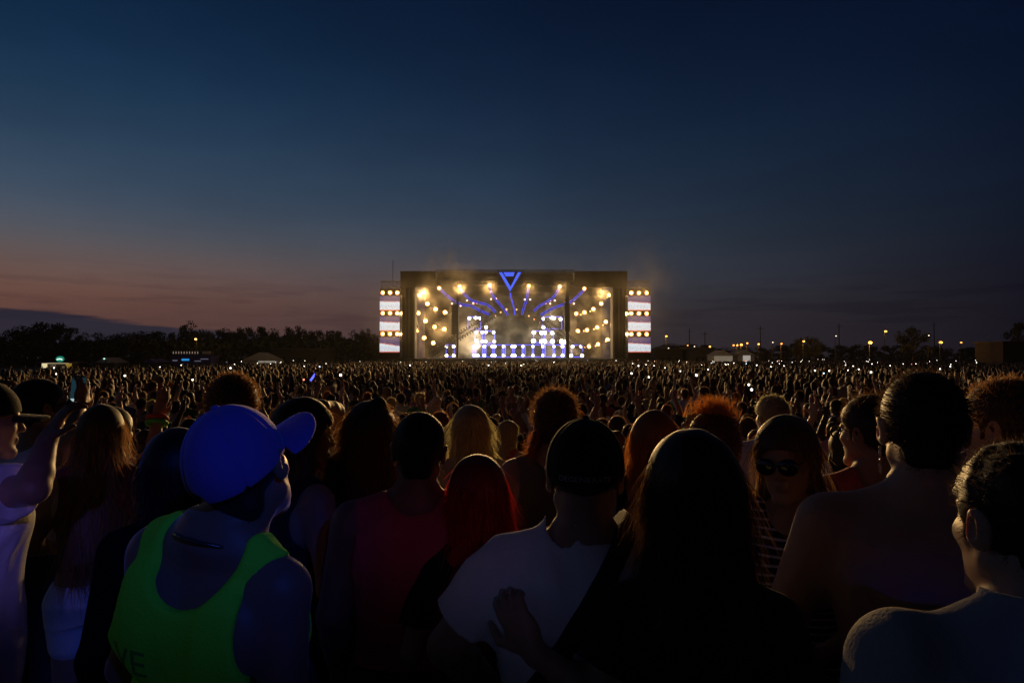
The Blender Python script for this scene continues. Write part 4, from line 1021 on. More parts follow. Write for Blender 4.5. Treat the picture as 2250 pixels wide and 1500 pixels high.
def wrap_text(txt, size, mat_, parent, target, matrix_fn, name, depth=.0015, offs=.0012):
    """letters laid on a surface: matrix_fn maps text x,y to a ray (origin, direction) in the parent's frame"""
    cu = bpy.data.curves.new(name, 'FONT'); cu.body = txt; cu.size = size; cu.align_x = 'CENTER'; cu.align_y = 'CENTER'; cu.extrude = 0; cu.resolution_u = 3
    to = bpy.data.objects.new(name, cu); COL.objects.link(to); dg = bpy.context.evaluated_depsgraph_get(); me = bpy.data.meshes.new_from_object(to.evaluated_get(dg)); bpy.data.objects.remove(to)
    import bmesh
    bm = bmesh.new(); bm.from_mesh(me); bmesh.ops.triangulate(bm, faces=bm.faces[:]); bmesh.ops.subdivide_edges(bm, edges=[e for e in bm.edges if e.calc_length() > size * .12], cuts=2)
    tm = target.data; bv = BVHTree.FromPolygons([v.co for v in tm.vertices], [tuple(p.vertices) for p in tm.polygons])
    for v in bm.verts:
        o, d = matrix_fn(v.co.x, v.co.y); hit = bv.ray_cast(o, d)
        if hit[0] is not None: v.co = hit[0] - d * offs
        else: v.co = o
    bm.to_mesh(me); bm.free(); me.materials.clear(); me.materials.append(mat_)
    ob = bpy.data.objects.new(name, me); COL.objects.link(ob); ob.parent = parent; return ob

M_CAPB = mat('blue_cap_cloth', (.21, .10, .30), .85, bump=.25, scale=220, spec=.2, sheen=.35)
M_NEON = mat('neon_green_cloth', (.28, .95, .03), .85, bump=.3, scale=200, spec=.2)
M_WHITE = cloth_mat('white', (.72, .70, .70)); M_OFF = cloth_mat('offwhite', (.62, .56, .52)); M_BLACK = cloth_mat('black', (.018, .017, .018))
M_NAVY = cloth_mat('navy', (.03, .035, .07)); M_DRED = cloth_mat('dark_red', (.36, .065, .08)); M_RUST = cloth_mat('rust', (.34, .06, .045)); M_GREY = cloth_mat('grey', (.22, .21, .22)); M_DENIM = cloth_mat('denim', (.06, .08, .14)); M_PINK = cloth_mat('pink', (.60, .36, .36)); M_KHAKI = cloth_mat('khaki', (.30, .24, .16)); M_CORAL = cloth_mat('coral', (.55, .10, .07))
M_PLASTIC = mat('black_plastic', (.015, .015, .015), .35)
M_SILVER = mat('silver', (.7, .68, .65), .2, 1.0)

# 1 the man in the blue cap
b = hero('man from behind in a tilted blue cap and neon green tank top, nearest the camera', (472, 880), 1.36, yaw=-42, head=(20, 8, -25), headoff=(.06, .045, -.012), lean=8, skin='ruddy', h=.0055, hairg=.02, wide=.70,
         arms={'R': dict(el=(.235, -.05, 1.14), wr=(.22, .08, .90)), 'L': dict(el=(-.235, .03, 1.14), wr=(-.19, .22, 1.02))})
cap1 = cap_mesh(b, M_CAPB, b.e, h=.004, brim_yaw=-30, brim_pitch=6, g=.018, brim_len=.08, bw=.097)
b.hair('short', 'dark', .006, b.e, 1, thick=.009, n=700, slen=.012)
tk = b.top(.0055, M_NEON, b.e, 'tank', hem=.80, seed=4, scoop=.12, loose=.013, wr=.007)
b.bottom(.010, M_BLACK, b.e, 'shorts', 1.0)
f = Fld((-.2, -.2, 1.38), (.2, .2, 1.62), .004)                       # fine neck chain
for i in range(26):
    t0, t1 = 2 * math.pi * i / 26, 2 * math.pi * (i + 1) / 26; q = lambda t: (.077 * math.sin(t), -.016 - .078 * math.cos(t), 1.474 - .022 * math.cos(t + math.pi))
    f.cone(q(t0), q(t1), .0045, .0045, .001)
f.mesh('neck_chain', mat('dark_bead', (.10, .07, .05), .3, .6), b.e)
wrap_text('VE', .075, mat('print_dark_green', (.09, .34, .02), .9), b.e, tk, lambda x, y: (Vector((x - .085, -.6, y + 1.255)), Vector((0, 1, 0))), 'shirt_print')

# 2 left edge
b = hero('man at the left edge in profile, long-billed dark cap, pale jersey, forearm raised', (-34, 834), 2.35, yaw=-82, head=(2, -4, 0), skin='tan', h=.007, wide=1.05,
         arms={'R': dict(el=('px', 72, 1072, 2.12), wr=('px', 104, 968, 2.22), hand=('dir', .35, .2, .9), palm=('dir', .6, .6, -.2), curl=.7)})
cap_mesh(b, M_BLACK, b.e, h=.006, brim_pitch=-4, back=False); b.hair('short', 'dark', .008, b.e, 2, thick=.004, n=200, slen=.015)
b.top(.008, M_WHITE, b.e, 'tee', hem=.72, seed=8, loose=.02, wr=.012); b.bottom(.010, M_OFF, b.e, 'shorts', .98)
# 3 phone filmer
b = hero('man in sunglasses and white tank top, holding up a phone near the left edge', (78, 831), 3.3, yaw=-58, head=(-5, 6, 0), skin='tan', arms={'R': dict(el=('px', 150, 985, 3.1), wr=('px', 176, 890, 3.45), hand=('dir', .0, .25, .95), palm=('dir', -.9, .3, 0), curl=.6), 'L': dict(el=('px', 110, 950, 3.7), wr=('px', 160, 888, 3.55), hand=('dir', .0, .2, .95), palm=('dir', .9, .3, 0), curl=.6)})
b.hair('short', 'black', .008, b.e, 3, n=900, slen=.03); b.top(.008, M_WHITE, b.e, 'tank', hem=.86, seed=11, loose=.016, wr=.007, scoop=.05); b.bottom(.011, M_NAVY, b.e, 'shorts', 1.0); glasses(b, M_PLASTIC, b.e, dark=True, h=.006)
def phone(px, py, Y, w, hgt, label, on=True, tilt=0, screen=(.02, .14, .16), st_=.5):
    p = P(px, py, Y); e = empty('phone', p, 0, label, 'phone', None); e.rotation_euler = (math.radians(-8), math.radians(tilt), 0)
    mb = MB(); t = .008; c = w * .16
    poly = [(-w / 2 + c, -hgt / 2), (w / 2 - c, -hgt / 2), (w / 2, -hgt / 2 + c), (w / 2, hgt / 2 - c), (w / 2 - c, hgt / 2), (-w / 2 + c, hgt / 2), (-w / 2, hgt / 2 - c), (-w / 2, -hgt / 2 + c)]
    mb.prism(poly, 0, t); mb.build('case', M_PLASTIC, e)
    mb = MB(); mb.box(-w * .45, w * .45, -.0012, -.0004, -hgt * .42, hgt * .44); mb.build('screen', glow('phone_screen_%d' % int(screen[1] * 99), screen, st_), e)
    mb = MB(); mb.box(-w * .40, w * .40, -.0028, -.0016, -hgt * .36, -hgt * .27); mb.build('toolbar', glow('phone_toolbar', (.55, .75, .75), .7), e)
    return e
phone(171, 858, 3.48, .078, .150, 'phone with a dim teal screen held up above the crowd near the left edge', screen=(.01, .035, .05), st_=.8)
# 4 long hair woman in white shorts
b = hero('woman with very long dark hair, bare waist and white shorts, left of the blue cap', (224, 889), 3.0, yaw=-4, fem=True, head=(-6, 0, 3), skin='tan', arms={'R': dict(el=(.24, .02, 1.16), wr=(.16, .20, 1.10)), 'L': dict(el=(-.24, .02, 1.16), wr=(-.16, .20, 1.10))})
b.hair('long', 'brown', .009, b.e, 4, length=.60, n=4200, slen=.16, spread=1.15, thick=.02, width=.0016); b.top(.008, cloth_mat('wine', (.10, .02, .02)), b.e, 'crop', hem=1.13, seed=13); b.bottom(.009, M_WHITE, b.e, 'hotpants', 1.0)
# 5 dark hair woman
b = hero('woman with long black hair in black, dark shape just left of the blue cap', (384, 946), 1.95, yaw=-8, fem=True, head=(-8, -6, -6), skin='tan', wide=.88)
b.hair('long', 'black', .009, b.e, 5, length=.50, n=4200, slen=.12, spread=1.1, thick=.024, width=.0012, fuzz=.9); b.top(.009, mat('deep_black_cloth', (.006, .005, .005), .95, spec=.1), b.e, 'long', hem=.86, seed=15, loose=.018); b.bottom(.011, M_BLACK, b.e, 'trousers', 1.0)
# 6 wristband girl
b = hero('woman in a pale pink tee with a raised arm wearing green and red wristbands', (246, 893), 3.55, yaw=-22, fem=True, head=(-20, 0, 0), skin='fair', arms={'R': dict(el=('px', 336, 1000, 3.42), wr=('px', 346, 915, 3.5), hand=('dir', .22, .1, .95), palm=('dir', -.8, .5, 0), curl=.35)})
b.hair('long', 'dark', .010, b.e, 6, length=.40, n=1200, slen=.10); b.top(.009, M_PINK, b.e, 'tee', hem=.9, seed=17); b.bottom(.011, M_DENIM, b.e, 'shorts', 1.0)
for k, (nm, c_) in enumerate((('green', (.12, .65, .05)), ('red', (.75, .10, .05)))):
    a = b.A['R']; ax = (a['wr'] - a['el']); ax /= np.linalg.norm(ax); u = np.cross(ax, [0, 1, 0]); u /= np.linalg.norm(u); w = np.cross(ax, u); c = a['wr'] - ax * (.035 - .026 * k); f = Fld(c - .1, c + .1, .005)
    for i in range(18):
        t0, t1 = 2 * math.pi * i / 18, 2 * math.pi * (i + 1) / 18; rr = .040 + .005 * (i % 2); f.cone(c + (u * math.cos(t0) + w * math.sin(t0)) * rr, c + (u * math.cos(t1) + w * math.sin(t1)) * rr, .012, .012, .003)
    o = f.mesh('wristband', mat('band_' + nm, c_, .6), b.e); o['label'] = nm + ' beaded wristband'
# 7 short hair man behind the cap
b = hero('tall man with short thick dark hair, only his head showing above the blue cap', (514, 821), 2.85, yaw=-6, head=(-10, 0, 2), skin='tan', hairg=.022)
b.hair('short', 'brown', .008, b.e, 7, thick=.022, n=4200, slen=.022, fuzz=1.1, width=.0014); b.top(.010, M_BLACK, b.e, 'tee', seed=19); b.bottom(.012, M_DENIM, b.e, 'trousers', 1.0)
# 8 hand in hair
b = hero('woman in profile behind the cap bill, brown hair, one hand on her head', (668, 874), 2.45, yaw=-62, fem=True, head=(-10, -4, 0), skin='tan', h=.006, arms={'L': dict(el=('px', 735, 905, 2.75), wr=('px', 705, 892, 2.60), hand=('dir', -.75, -.5, .25), palm=('dir', -.3, -.3, -1), curl=.5), 'R': dict(el=(.25, -.02, 1.15), wr=(.20, .12, .95))})
b.hair('bob', 'brown', .007, b.e, 8, length=.26, n=2600, slen=.06, fuzz=1.2, thick=.02); b.top(.008, M_BLACK, b.e, 'tank', hem=.86, seed=21, scoop=.08); b.bottom(.011, M_DENIM, b.e, 'shorts', 1.0)
# 9 bun woman
b = hero('woman with shoulder length hair and a small top bun, left of the red tank top', (815, 886), 2.55, yaw=-4, fem=True, head=(-4, 0, 2), skin='fair', hairg=.02)
b.hair('long', 'brown', .008, b.e, 9, length=.34, n=8000, slen=.085, fuzz=1.5, spread=1.2, thick=.028, width=.0013, bun=((.03, -.02, .138), .030)); b.top(.009, M_BLACK, b.e, 'tank', seed=23); b.bottom(.012, M_DENIM, b.e, 'shorts', 1.0)
# 10 flower clip woman
b = hero('woman with black hair and a flower clip, rust top, below the bun woman', (776, 984), 2.55, yaw=-24, lean=5, fem=True, head=(-22, -8, 2), skin='tan', h=.0065)
b.hair('long', 'black', .008, b.e, 10, length=.42, n=4600, slen=.09, thick=.02, spread=1.1, fuzz=1.0); b.top(.009, M_RUST, b.e, 'tee', seed=25); b.bottom(.012, M_BLACK, b.e, 'trousers', 1.0)
fl = Fld(b.hc - .24, b.hc + .24, .004); c = b.hp((.060, -.070, .085))
for i in range(5):
    t = 2 * math.pi * i / 5; fl.ell(c + b.R @ np.array([.013 * math.cos(t), -.012, .013 * math.sin(t)]), (.009, .005, .009), b.R, .003)
fl.ell(c + b.R @ np.array([0, -.018, 0]), (.007, .006, .007), b.R, .002); fl.cone(c, b.hp((.015, -.115, .04)), .0035, .0025, .002)
fl.mesh('flower_clip', mat('clip_white', (.30, .26, .24), .3), b.e)
# 11 dark red tank man
b = hero('man from behind in a dark red tank top with cropped dark hair', (925, 903), 2.16, yaw=-3, head=(2, -3, 3), skin='brown', h=.0065, wide=1.13, hairg=.012)
b.hair('short', 'black', .007, b.e, 11, thick=.011, n=1800, slen=.012, fuzz=1); b.top(.0075, M_DRED, b.e, 'tank', seed=27, scoop=.035, loose=.012); b.bottom(.012, M_BLACK, b.e, 'shorts', 1.0)
# 12 blonde
b = hero('blonde woman with long straight hair from behind, centre of the crowd', (1034, 888), 3.35, yaw=4, fem=True, head=(0, 0, -1), skin='fair')
b.hair('long', 'blonde', .009, b.e, 12, length=.40, n=5200, slen=.10, fuzz=1.4, thick=.016, spread=.95, width=.0014); b.top(.009, cloth_mat('beige', (.42, .36, .30)), b.e, 'tee', seed=29); b.bottom(.012, M_DENIM, b.e, 'shorts', 1.0)
# 13 red hair
b = hero('woman with dyed bright red hair from behind, in front of the blonde woman', (1052, 1003), 2.1, yaw=2, fem=True, head=(4, -6, 2), skin='fair')
b.hair('long', 'red', .008, b.e, 13, length=.45, n=6000, slen=.12, fuzz=.8, spread=1.25, thick=.024, width=.0013); b.top(.010, M_BLACK, b.e, 'tee', seed=31); b.bottom(.012, M_KHAKI, b.e, 'trousers', 1.0)
# 14 curly updo
b = hero('woman with curly auburn hair pinned up and bare shoulders, standing behind the brown cap', (1222, 857), 2.95, yaw=6, fem=True, head=(-4, 0, 3), skin='fair', wide=1.1)
b.hair('curly', 'brown', .008, b.e, 14, thick=.016, n=5000, slen=.035, width=.0013); b.top(.009, cloth_mat('taupe', (.20, .17, .14)), b.e, 'tank', seed=33, scoop=.05); b.bottom(.012, M_DENIM, b.e, 'shorts', 1.0)
f = Fld(b.hc - .3, b.hc + .25, .008); f.cone(b.hp((-.06, -.05, -.03)), b.hp((-.085, -.05, -.12)), .026, .022, .02); f.warp(lambda p: .006 * nz3(p, 80, 3))
lk = f.mesh('loose_lock', hair_mat('auburn'), b.e); r_ = np.random.default_rng(2); q = np.array([b.hp((-.06 - .025 * t, -.05 + r_.normal() * .02, -.02 - .11 * t)) for t in r_.uniform(0, 1, 700)]); d_ = np.array([-.5, 0, -.8])[None] + r_.normal(size=(700, 3)) * .35
strand_strips(lk, q, d_ / np.linalg.norm(d_, axis=1, keepdims=True), .07 * r_.uniform(.4, 1.2, (700, 1)), .0014, r_, 'auburn', wob=.3)
# 15 man in the brown cap
b15 = b = hero('man from behind in a lettered dark cap, white tee, black strap across his back', (1287, 915), 1.56, yaw=3, head=(-3, -2, 1), skin='tan', h=.0055, wide=1.06, hairg=.019, arms={'L': dict(el=('px', 985, 1420, 1.55), wr=('px', 1090, 1520, 1.78)), 'R': dict(el=(.27, .03, 1.14), wr=(.20, .20, 1.0))})
cp = cap_mesh(b, mat('dark_cap_cloth', (.030, .020, .014), .85, bump=.25, scale=220, spec=.2, sheen=.2), b.e, h=.0045, back=False, g=.017, brim_pitch=-8)
b.hair('short', 'dark', .006, b.e, 15, thick=.004, n=500, slen=.008)
ts = b.top(.006, M_WHITE, b.e, 'tee', seed=35, hem=.80, loose=.018, wr=.011, scoop=.02); b.bottom(.012, M_KHAKI, b.e, 'shorts', 1.0)
wrap_text('DEGENERATE', .0165, mat('cap_thread', (.45, .40, .45), .7), cp, cp, lambda x, y: (Vector(b15.hc) + Vector(b15.R @ np.array([.16 * math.sin(x / .10) * 1.6, -.16 * math.cos(x / .10) * 1.6, y + .012 - .02 * x / .06 * 0])), -Vector(b15.R @ np.array([math.sin(x / .10), -math.cos(x / .10), 0]))), 'lettering')
# strap lies on the back, worn like clothing
f = Fld((-.32, -.32, .85), (.32, .32, 1.6), .007)
b.torso_sdf(f, .033); f.cut(lambda p: np.abs((p[..., 0] - .062) * .837 - (p[..., 2] - 1.47) * .547) - .021); f.cut(lambda p: 1.0 - p[..., 2])
f.mesh('strap', mat('strap_webbing', (.012, .012, .012), .7, bump=.3, scale=300), b.e)
# 16 redhead
b = hero('woman with smooth ginger hair to her shoulders, right of the man with the lettered cap', (1440, 904), 2.75, yaw=-6, fem=True, head=(-4, 0, 3), skin='fair')
b.hair('long', 'ginger', .008, b.e, 16, length=.36, n=5200, slen=.09, fuzz=.8, spread=1.1, thick=.022, width=.0013); b.top(.009, M_BLACK, b.e, 'tank', seed=37); b.bottom(.012, M_DENIM, b.e, 'trousers', 1.0)
# 17 spiky ginger
b = hero('person with spiky ginger hair standing up at the crown', (1570, 899), 2.25, yaw=-4, head=(-4, 2, 2), skin='fair', hairg=.02)
b.hair('short', 'auburn', .008, b.e, 17, thick=.016, n=2600, slen=.020, fuzz=1.0, width=.0013)
sp_ = [o for o in b.e.children if o.name.startswith('hair')][0]; r_ = np.random.default_rng(4); n_ = 900; q = np.array([b.hp((x, y, .135 - 2.4 * x * x)) for x, y in zip(r_.normal(0, .032, n_), r_.normal(-.03, .03, n_))]); d_ = np.array([0, -.1, 1.0])[None] + r_.normal(size=(n_, 3)) * .38
strand_strips(sp_, q, d_ / np.linalg.norm(d_, axis=1, keepdims=True), .055 * r_.uniform(.3, 1.2, (n_, 1)), .0014, r_, 'ginger', grav=0, wob=.08)
b.top(.010, M_BLACK, b.e, 'tee', seed=39); b.bottom(.012, M_DENIM, b.e, 'trousers', 1.0)
# 18 long hair woman, arm round the man
b = hero('woman with long smooth dark hair, nearest the camera, arm round the lettered cap man', (1520, 944), 1.37, yaw=5, fem=True, head=(6, 0, -2), skin='tan', h=.0055, hairg=.022, wide=.86, headoff=(0, 0, .03), arms={'L': dict(el=('px', 1300, 1530, 1.34), wr=('px', 1172, 1428, 1.35), hand=('dir', -.45, .12, .75), palm=('dir', .2, 1, 0), curl=1.05), 'R': dict(el=(.24, .0, 1.14), wr=(.16, .2, 1.05))})
b.hair('long', 'dark', .0065, b.e, 18, length=.58, n=9000, slen=.17, fuzz=.55, spread=1.02, thick=.022, width=.0009); b.top(.007, M_BLACK, b.e, 'tee', seed=41); b.bottom(.012, M_BLACK, b.e, 'trousers', 1.0)
# 19 sunglasses girl, turned round
def striped():
    m = cloth_mat('striped', (.03, .03, .05)); nt = m.node_tree; N = nt.nodes; L = nt.links; bs = N['Principled BSDF']
    tc = N.new('ShaderNodeTexCoord'); w_ = N.new('ShaderNodeTexWave'); w_.bands_direction = 'Z'; w_.inputs['Scale'].default_value = 13; w_.inputs['Distortion'].default_value = .6; w_.inputs['Detail Scale'].default_value = 1; L.new(tc.outputs['Object'], w_.inputs[0])
    mr = N.new('ShaderNodeMapRange'); L.new(w_.outputs['Fac'], mr.inputs[0]); mr.inputs[1].default_value = .78; mr.inputs[2].default_value = .86
    mx = N.new('ShaderNodeMix'); mx.data_type = 'RGBA'; L.new(mr.outputs[0], mx.inputs[0]); mx.inputs[6].default_value = (.025, .025, .05, 1); mx.inputs[7].default_value = (.55, .52, .65, 1); L.new(mx.outputs[2], bs.inputs['Base Color']); return m
b = hero('woman turned towards the camera in mirrored sunglasses and a striped top', (1722, 915), 2.1, yaw=168, fem=True, head=(-4, -4, 4), skin='tan', h=.006, arms={'L': dict(el=(-.23, .06, 1.15), wr=(-.10, .26, 1.12)), 'R': dict(el=(.23, .06, 1.15), wr=(.12, .24, 1.12))})
b.hair('long', 'brown', .007, b.e, 19, length=.42, n=3000, slen=.10, fuzz=.9, spread=1.0, thick=.022); b.top(.008, striped(), b.e, 'tank', seed=43, scoop=.06); b.bottom(.012, M_DENIM, b.e, 'trousers', 1.0); glasses(b, M_PLASTIC, b.e, dark=True, h=.0035)
# 20 man in glasses
b = hero('man in thin glasses half turned to the left, coral tank top, behind the shirtless man', (1912, 866), 2.45, yaw=30, head=(24, -2, 0), skin='tan', h=.006)
b.hair('short', 'dark', .007, b.e, 20, n=1700, slen=.03, fuzz=1); b.top(.008, M_CORAL, b.e, 'tank', seed=45); b.bottom(.012, M_DENIM, b.e, 'shorts', 1.0); glasses(b, M_PLASTIC, b.e, h=.0035)
# 21 shirtless man
b = hero('tall shirtless man with thick black hair, bare back towards the camera, at the right', (2026, 813), 1.58, yaw=10, head=(0, -2, 0), skin='fair', h=.0055, wide=1.1, hairg=.011, arms={'L': dict(el=(-.30, .0, 1.14), wr=(-.24, .16, 1.0)), 'R': dict(el=(.29, .02, 1.14), wr=(.22, .18, 1.0))})
b.hair('short', 'black', .0065, b.e, 21, thick=.009, n=3000, slen=.02, fuzz=1); b.bottom(.012, M_BLACK, b.e, 'shorts', 1.0)
f = Fld(b.hc - .2, b.hc + .2, .004)
for i in range(5): f.ell(b.hp((-.086, -.016, -.04 - .013 * i)), (.004, .004, .007), b.R, .002)
f.mesh('earring', M_SILVER, b.e)
# 22 man looking left
b = hero('man with short brown hair looking to the left, dark shirt, far right of the photo', (2214, 829), 1.9, yaw=16, head=(48, 0, 0), skin='fair', h=.0055, hairg=.018)
b.hair('short', 'brown', .0065, b.e, 22, thick=.016, n=4200, slen=.022, fuzz=1.3); b.top(.009, M_NAVY, b.e, 'tee', seed=47); b.bottom(.012, M_DENIM, b.e, 'trousers', 1.0)
# 23 curly man, bottom right
b = hero('man with curly black hair and white tee, nearest on the right, cheek catching light', (2250, 962), 1.06, yaw=26, head=(14, -3, 2), skin='fair', h=.005, hairg=.016)
b.hair('curly', 'black', .006, b.e, 23, thick=.012, n=4200, slen=.018, width=.0008); b.top(.006, cloth_mat('pale_grey', (.42, .40, .40)), b.e, 'tee', seed=49, hem=.82, loose=.018, wr=.011); b.bottom(.012, M_BLACK, b.e, 'shorts', 1.0)
# ================================================================ the crowd in front: people one can tell apart
def crowd_proto(fem, arms, hair, top, bottom, seed):
    b = Body(fem=fem, arms=arms, head=(random.uniform(-20, 20), random.uniform(-6, 6), random.uniform(-5, 5)))
    tmp = bpy.data.objects.new('tmp', None); COL.objects.link(tmp); parts = []
    parts.append(('body', b.body(.012, skin_mat('fair'), tmp, False)))
    if hair: parts.append(('hair', b.hair(hair[0], hair[1], .012, tmp, seed, length=hair[2] if len(hair) > 2 else .3, n=1300, slen=.022 if hair[0] != 'long' else .08, fuzz=.9, width=.0022)))
    if top: o = b.top(.013, M_GREY, tmp, top, seed=seed); parts.append((o.name.split('.')[0], o))
    o = b.bottom(.016, M_DENIM, tmp, bottom, seed=seed); parts.append((o.name.split('.')[0], o))
    out = [(n, o.data) for n, o in parts]; ztop = b.hc[2] + .14
    for n, o in parts: bpy.data.objects.remove(o)
    bpy.data.objects.remove(tmp); return out, ztop
UPR = dict(el=(.30, .06, 1.62), wr=(.22, .10, 1.86), hand=(0, .1, 1), palm=(0, 1, 0), curl=.4); UPL = dict(el=(-.30, .06, 1.62), wr=(-.20, .10, 1.86), hand=(0, .1, 1), palm=(0, 1, 0), curl=.4)
FWR = dict(el=(.24, .10, 1.18), wr=(.14, .30, 1.38), curl=.8); FWL = dict(el=(-.24, .10, 1.18), wr=(-.14, .30, 1.38), curl=.8)
HIPR = dict(el=(.36, -.08, 1.15), wr=(.20, .04, 1.0), curl=.6)
PROTO_SPEC = [
    ('man', False, None, ('short', 'dark'), 'tee', 'shorts', 'arms down'), ('man', False, {'R': UPR}, ('short', 'brown'), 'tee', 'shorts', 'one arm raised'),
    ('man', False, {'R': FWR, 'L': FWL}, ('short', 'dark'), 'tank', 'shorts', 'hands held in front'), ('man', False, {'R': HIPR}, None, None, 'shorts', 'shirtless with a hand on the hip'),
    ('woman', True, None, ('long', 'brown', .42), 'tank', 'shorts', 'arms down'), ('woman', True, {'R': UPR, 'L': UPL}, ('long', 'dark', .36), 'crop', 'shorts', 'both arms raised'),
    ('woman', True, {'R': FWR}, ('long', 'blonde', .40), 'tank', 'hotpants', 'one hand in front'), ('woman', True, {'L': UPL}, ('bob', 'auburn', .24), 'tee', 'shorts', 'left arm raised'),
    ('woman', True, {'R': HIPR}, ('updo', 'brown'), 'crop', 'hotpants', 'a hand on the hip'), ('man', False, {'R': UPR, 'L': UPL}, ('curly', 'black'), 'tee', 'trousers', 'both arms raised'),
]
PROTOS = [crowd_proto(*sp[1:6], seed=60 + i) for i, sp in enumerate(PROTO_SPEC)]
TOPS = {'white': M_WHITE, 'black': M_BLACK, 'grey': M_GREY, 'navy': M_NAVY, 'dark red': M_DRED, 'pink': M_PINK, 'coral': M_CORAL, 'pale': M_OFF, 'blue': cloth_mat('blue', (.07, .12, .38)), 'green': cloth_mat('green', (.06, .22, .06))}
HC = {'black': 'black', 'dark': 'dark', 'brown': 'brown', 'auburn': 'auburn', 'ginger': 'ginger', 'blonde': 'blonde'}
SK = ['fair', 'fair', 'tan', 'tan', 'brown', 'dark']
placed = list(HEROES); n_ind = 0; rr = random.Random(21)
def free(x, y, d):
    for a, b, r in placed:
        if (a - x) ** 2 + (b - y) ** 2 < max(d, r + .22 if r > .3 else d) ** 2: return False
    return True
cand = []
for _ in range(9000):
    y = 3.9 + (17.0 - 3.9) * math.sqrt(rr.random()); x = rr.uniform(-.80, .80) * y
    cand.append((y, x))
keep_ = []
for y, x in cand:
    if len(keep_) >= 285: break
    if y < 5.2 and abs(x) < .05 * y: continue
    if free(x, y, .62): placed.append((x, y, .25)); keep_.append((y, x))
ZN = lambda x, y: ('far left' if x / y < -.45 else 'left' if x / y < -.15 else 'middle' if x / y < .15 else 'right' if x / y < .45 else 'far right')
for y, x in sorted(keep_):
    i = rr.choice((0, 0, 0, 2, 2, 3, 4, 4, 4, 6, 6, 8, 1, 5, 7, 9)); sp = PROTO_SPEC[i]; parts, zt = PROTOS[i]
    hgt = rr.gauss(1.76 if sp[0] == 'man' else 1.65, .06); s = hgt / zt
    tn = rr.choice(list(TOPS)); hn = rr.choice(('black', 'dark', 'dark', 'brown', 'brown', 'brown', 'blonde', 'auburn')); sk = rr.choice(SK); rank = 'near rows' if y < 7 else 'middle rows' if y < 11.5 else 'farther rows'
    pose = {'shirtless with a hand on the hip': 'hand on hip', 'a hand on the hip': 'hand on hip', 'hands held in front': 'hands in front'}.get(sp[6], sp[6]); zone = ZN(x, y)
    lab = f'{sp[0]} {"in " + tn + " top" if sp[4] else "without a shirt"}{", " + hn + " hair" if sp[3] else ""}, {pose}, {rank}, {zone}'
    e = empty('person', (x, y, gz(y)), math.radians(rr.gauss(math.degrees(math.atan2(x, 60 - y)) , 22)), lab, 'person', 'crowd standing between the foreground people and the stage'); e.scale = (s, s, s)
    for nm, me in parts:
        o = bpy.data.objects.new(nm, me); COL.objects.link(o); o.parent = e
        for si, sl_ in enumerate(o.material_slots):
            sl_.link = 'OBJECT'
            if nm == 'body': sl_.material = skin_mat(sk)
            elif nm == 'hair': sl_.material = hair_mat(hn) if si == 0 else strand_mat(hn)
            elif nm in ('shorts', 'trousers'): sl_.material = rr.choice((M_DENIM, M_BLACK, M_KHAKI, M_OFF))
            else: sl_.material = TOPS[tn]

# ================================================================ the thousands beyond, out to the stage
def low_person(arms, near, seed):
    r = np.random.default_rng(seed); V = []; F = []; C = []
    def tube(rings, col, n):
        b0 = len(V)
        for (c, rx, ry) in rings:
            for k in range(n):
                t = 2 * math.pi * k / n; V.append((c[0] + rx * math.cos(t), c[1] + ry * math.sin(t), c[2]))
                C.append(col)
        for i in range(len(rings) - 1):
            for k in range(n): F.append((b0 + i * n + k, b0 + i * n + (k + 1) % n, b0 + (i + 1) * n + (k + 1) % n, b0 + (i + 1) * n + k))
    n = 9 if near else 6
    fem = seed % 2
    w = .165 if fem else .20
    tube([((-.09, 0, 0), .05, .06), ((-.09, 0, .45), .06, .06), ((-.08, 0, .9), .085, .09)], 3, 5); tube([((.09, 0, 0), .05, .06), ((.09, 0, .45), .06, .06), ((.08, 0, .9), .085, .09)], 3, 5)
    tube([((0, 0, .85), .15, .11), ((0, 0, 1.1), .135 if fem else .15, .10), ((0, 0, 1.28), w * .93, .12), ((0, -.01, 1.40), w * .95, .10), ((0, -.01, 1.45), .10, .07), ((0, -.01, 1.50), .055, .055)], 1, n)
    hr = [(1.50, .05), (1.53, .066), (1.58, .078), (1.64, .084), (1.70, .076), (1.735, .05), (1.75, .005)] if near else [(1.50, .05), (1.55, .075), (1.64, .086), (1.71, .07), (1.75, .005)]
    tube([((0, .02, z), q, q * 1.18) for z, q in hr], 0, n)
    if fem: tube([((0, -.03, 1.77), .01, .01), ((0, -.02, 1.73), .075, .09), ((0, -.035, 1.62), .098, .10), ((0, -.06, 1.50), .098, .075), ((0, -.09, 1.36), .11, .05), ((0, -.11, 1.22), .08, .03), ((0, -.11, 1.18), .01, .01)], 2, n)
    else: tube([((0, -.015, 1.57), .070, .085), ((0, -.01, 1.66), .090, .105), ((0, 0, 1.73), .078, .09), ((0, 0, 1.77), .01, .01)], 2, n)
    for sg, up in ((-1, arms & 1), (1, arms & 2)):
        if up: j = [(sg * w, 0, 1.40), (sg * (w + .10), .05, 1.62), (sg * (w + .02), .10, 1.86), (sg * (w - .01), .11, 2.02)]
        else: j = [(sg * w, 0, 1.40), (sg * (w + .05), -.03, 1.13), (sg * (w + .02), .10, .95), (sg * (w - .02), .16, .88)]
        m = MB(); m.tube(j, [.055, .043, .032, .02], 5 if near else 4); b0 = len(V); V.extend(m.v); C.extend([0] * len(m.v)); F.extend([tuple(i + b0 for i in f) for f in m.f if len(f) == 4])
    return np.array(V, np.float32), np.array(F, np.int32), np.array(C)
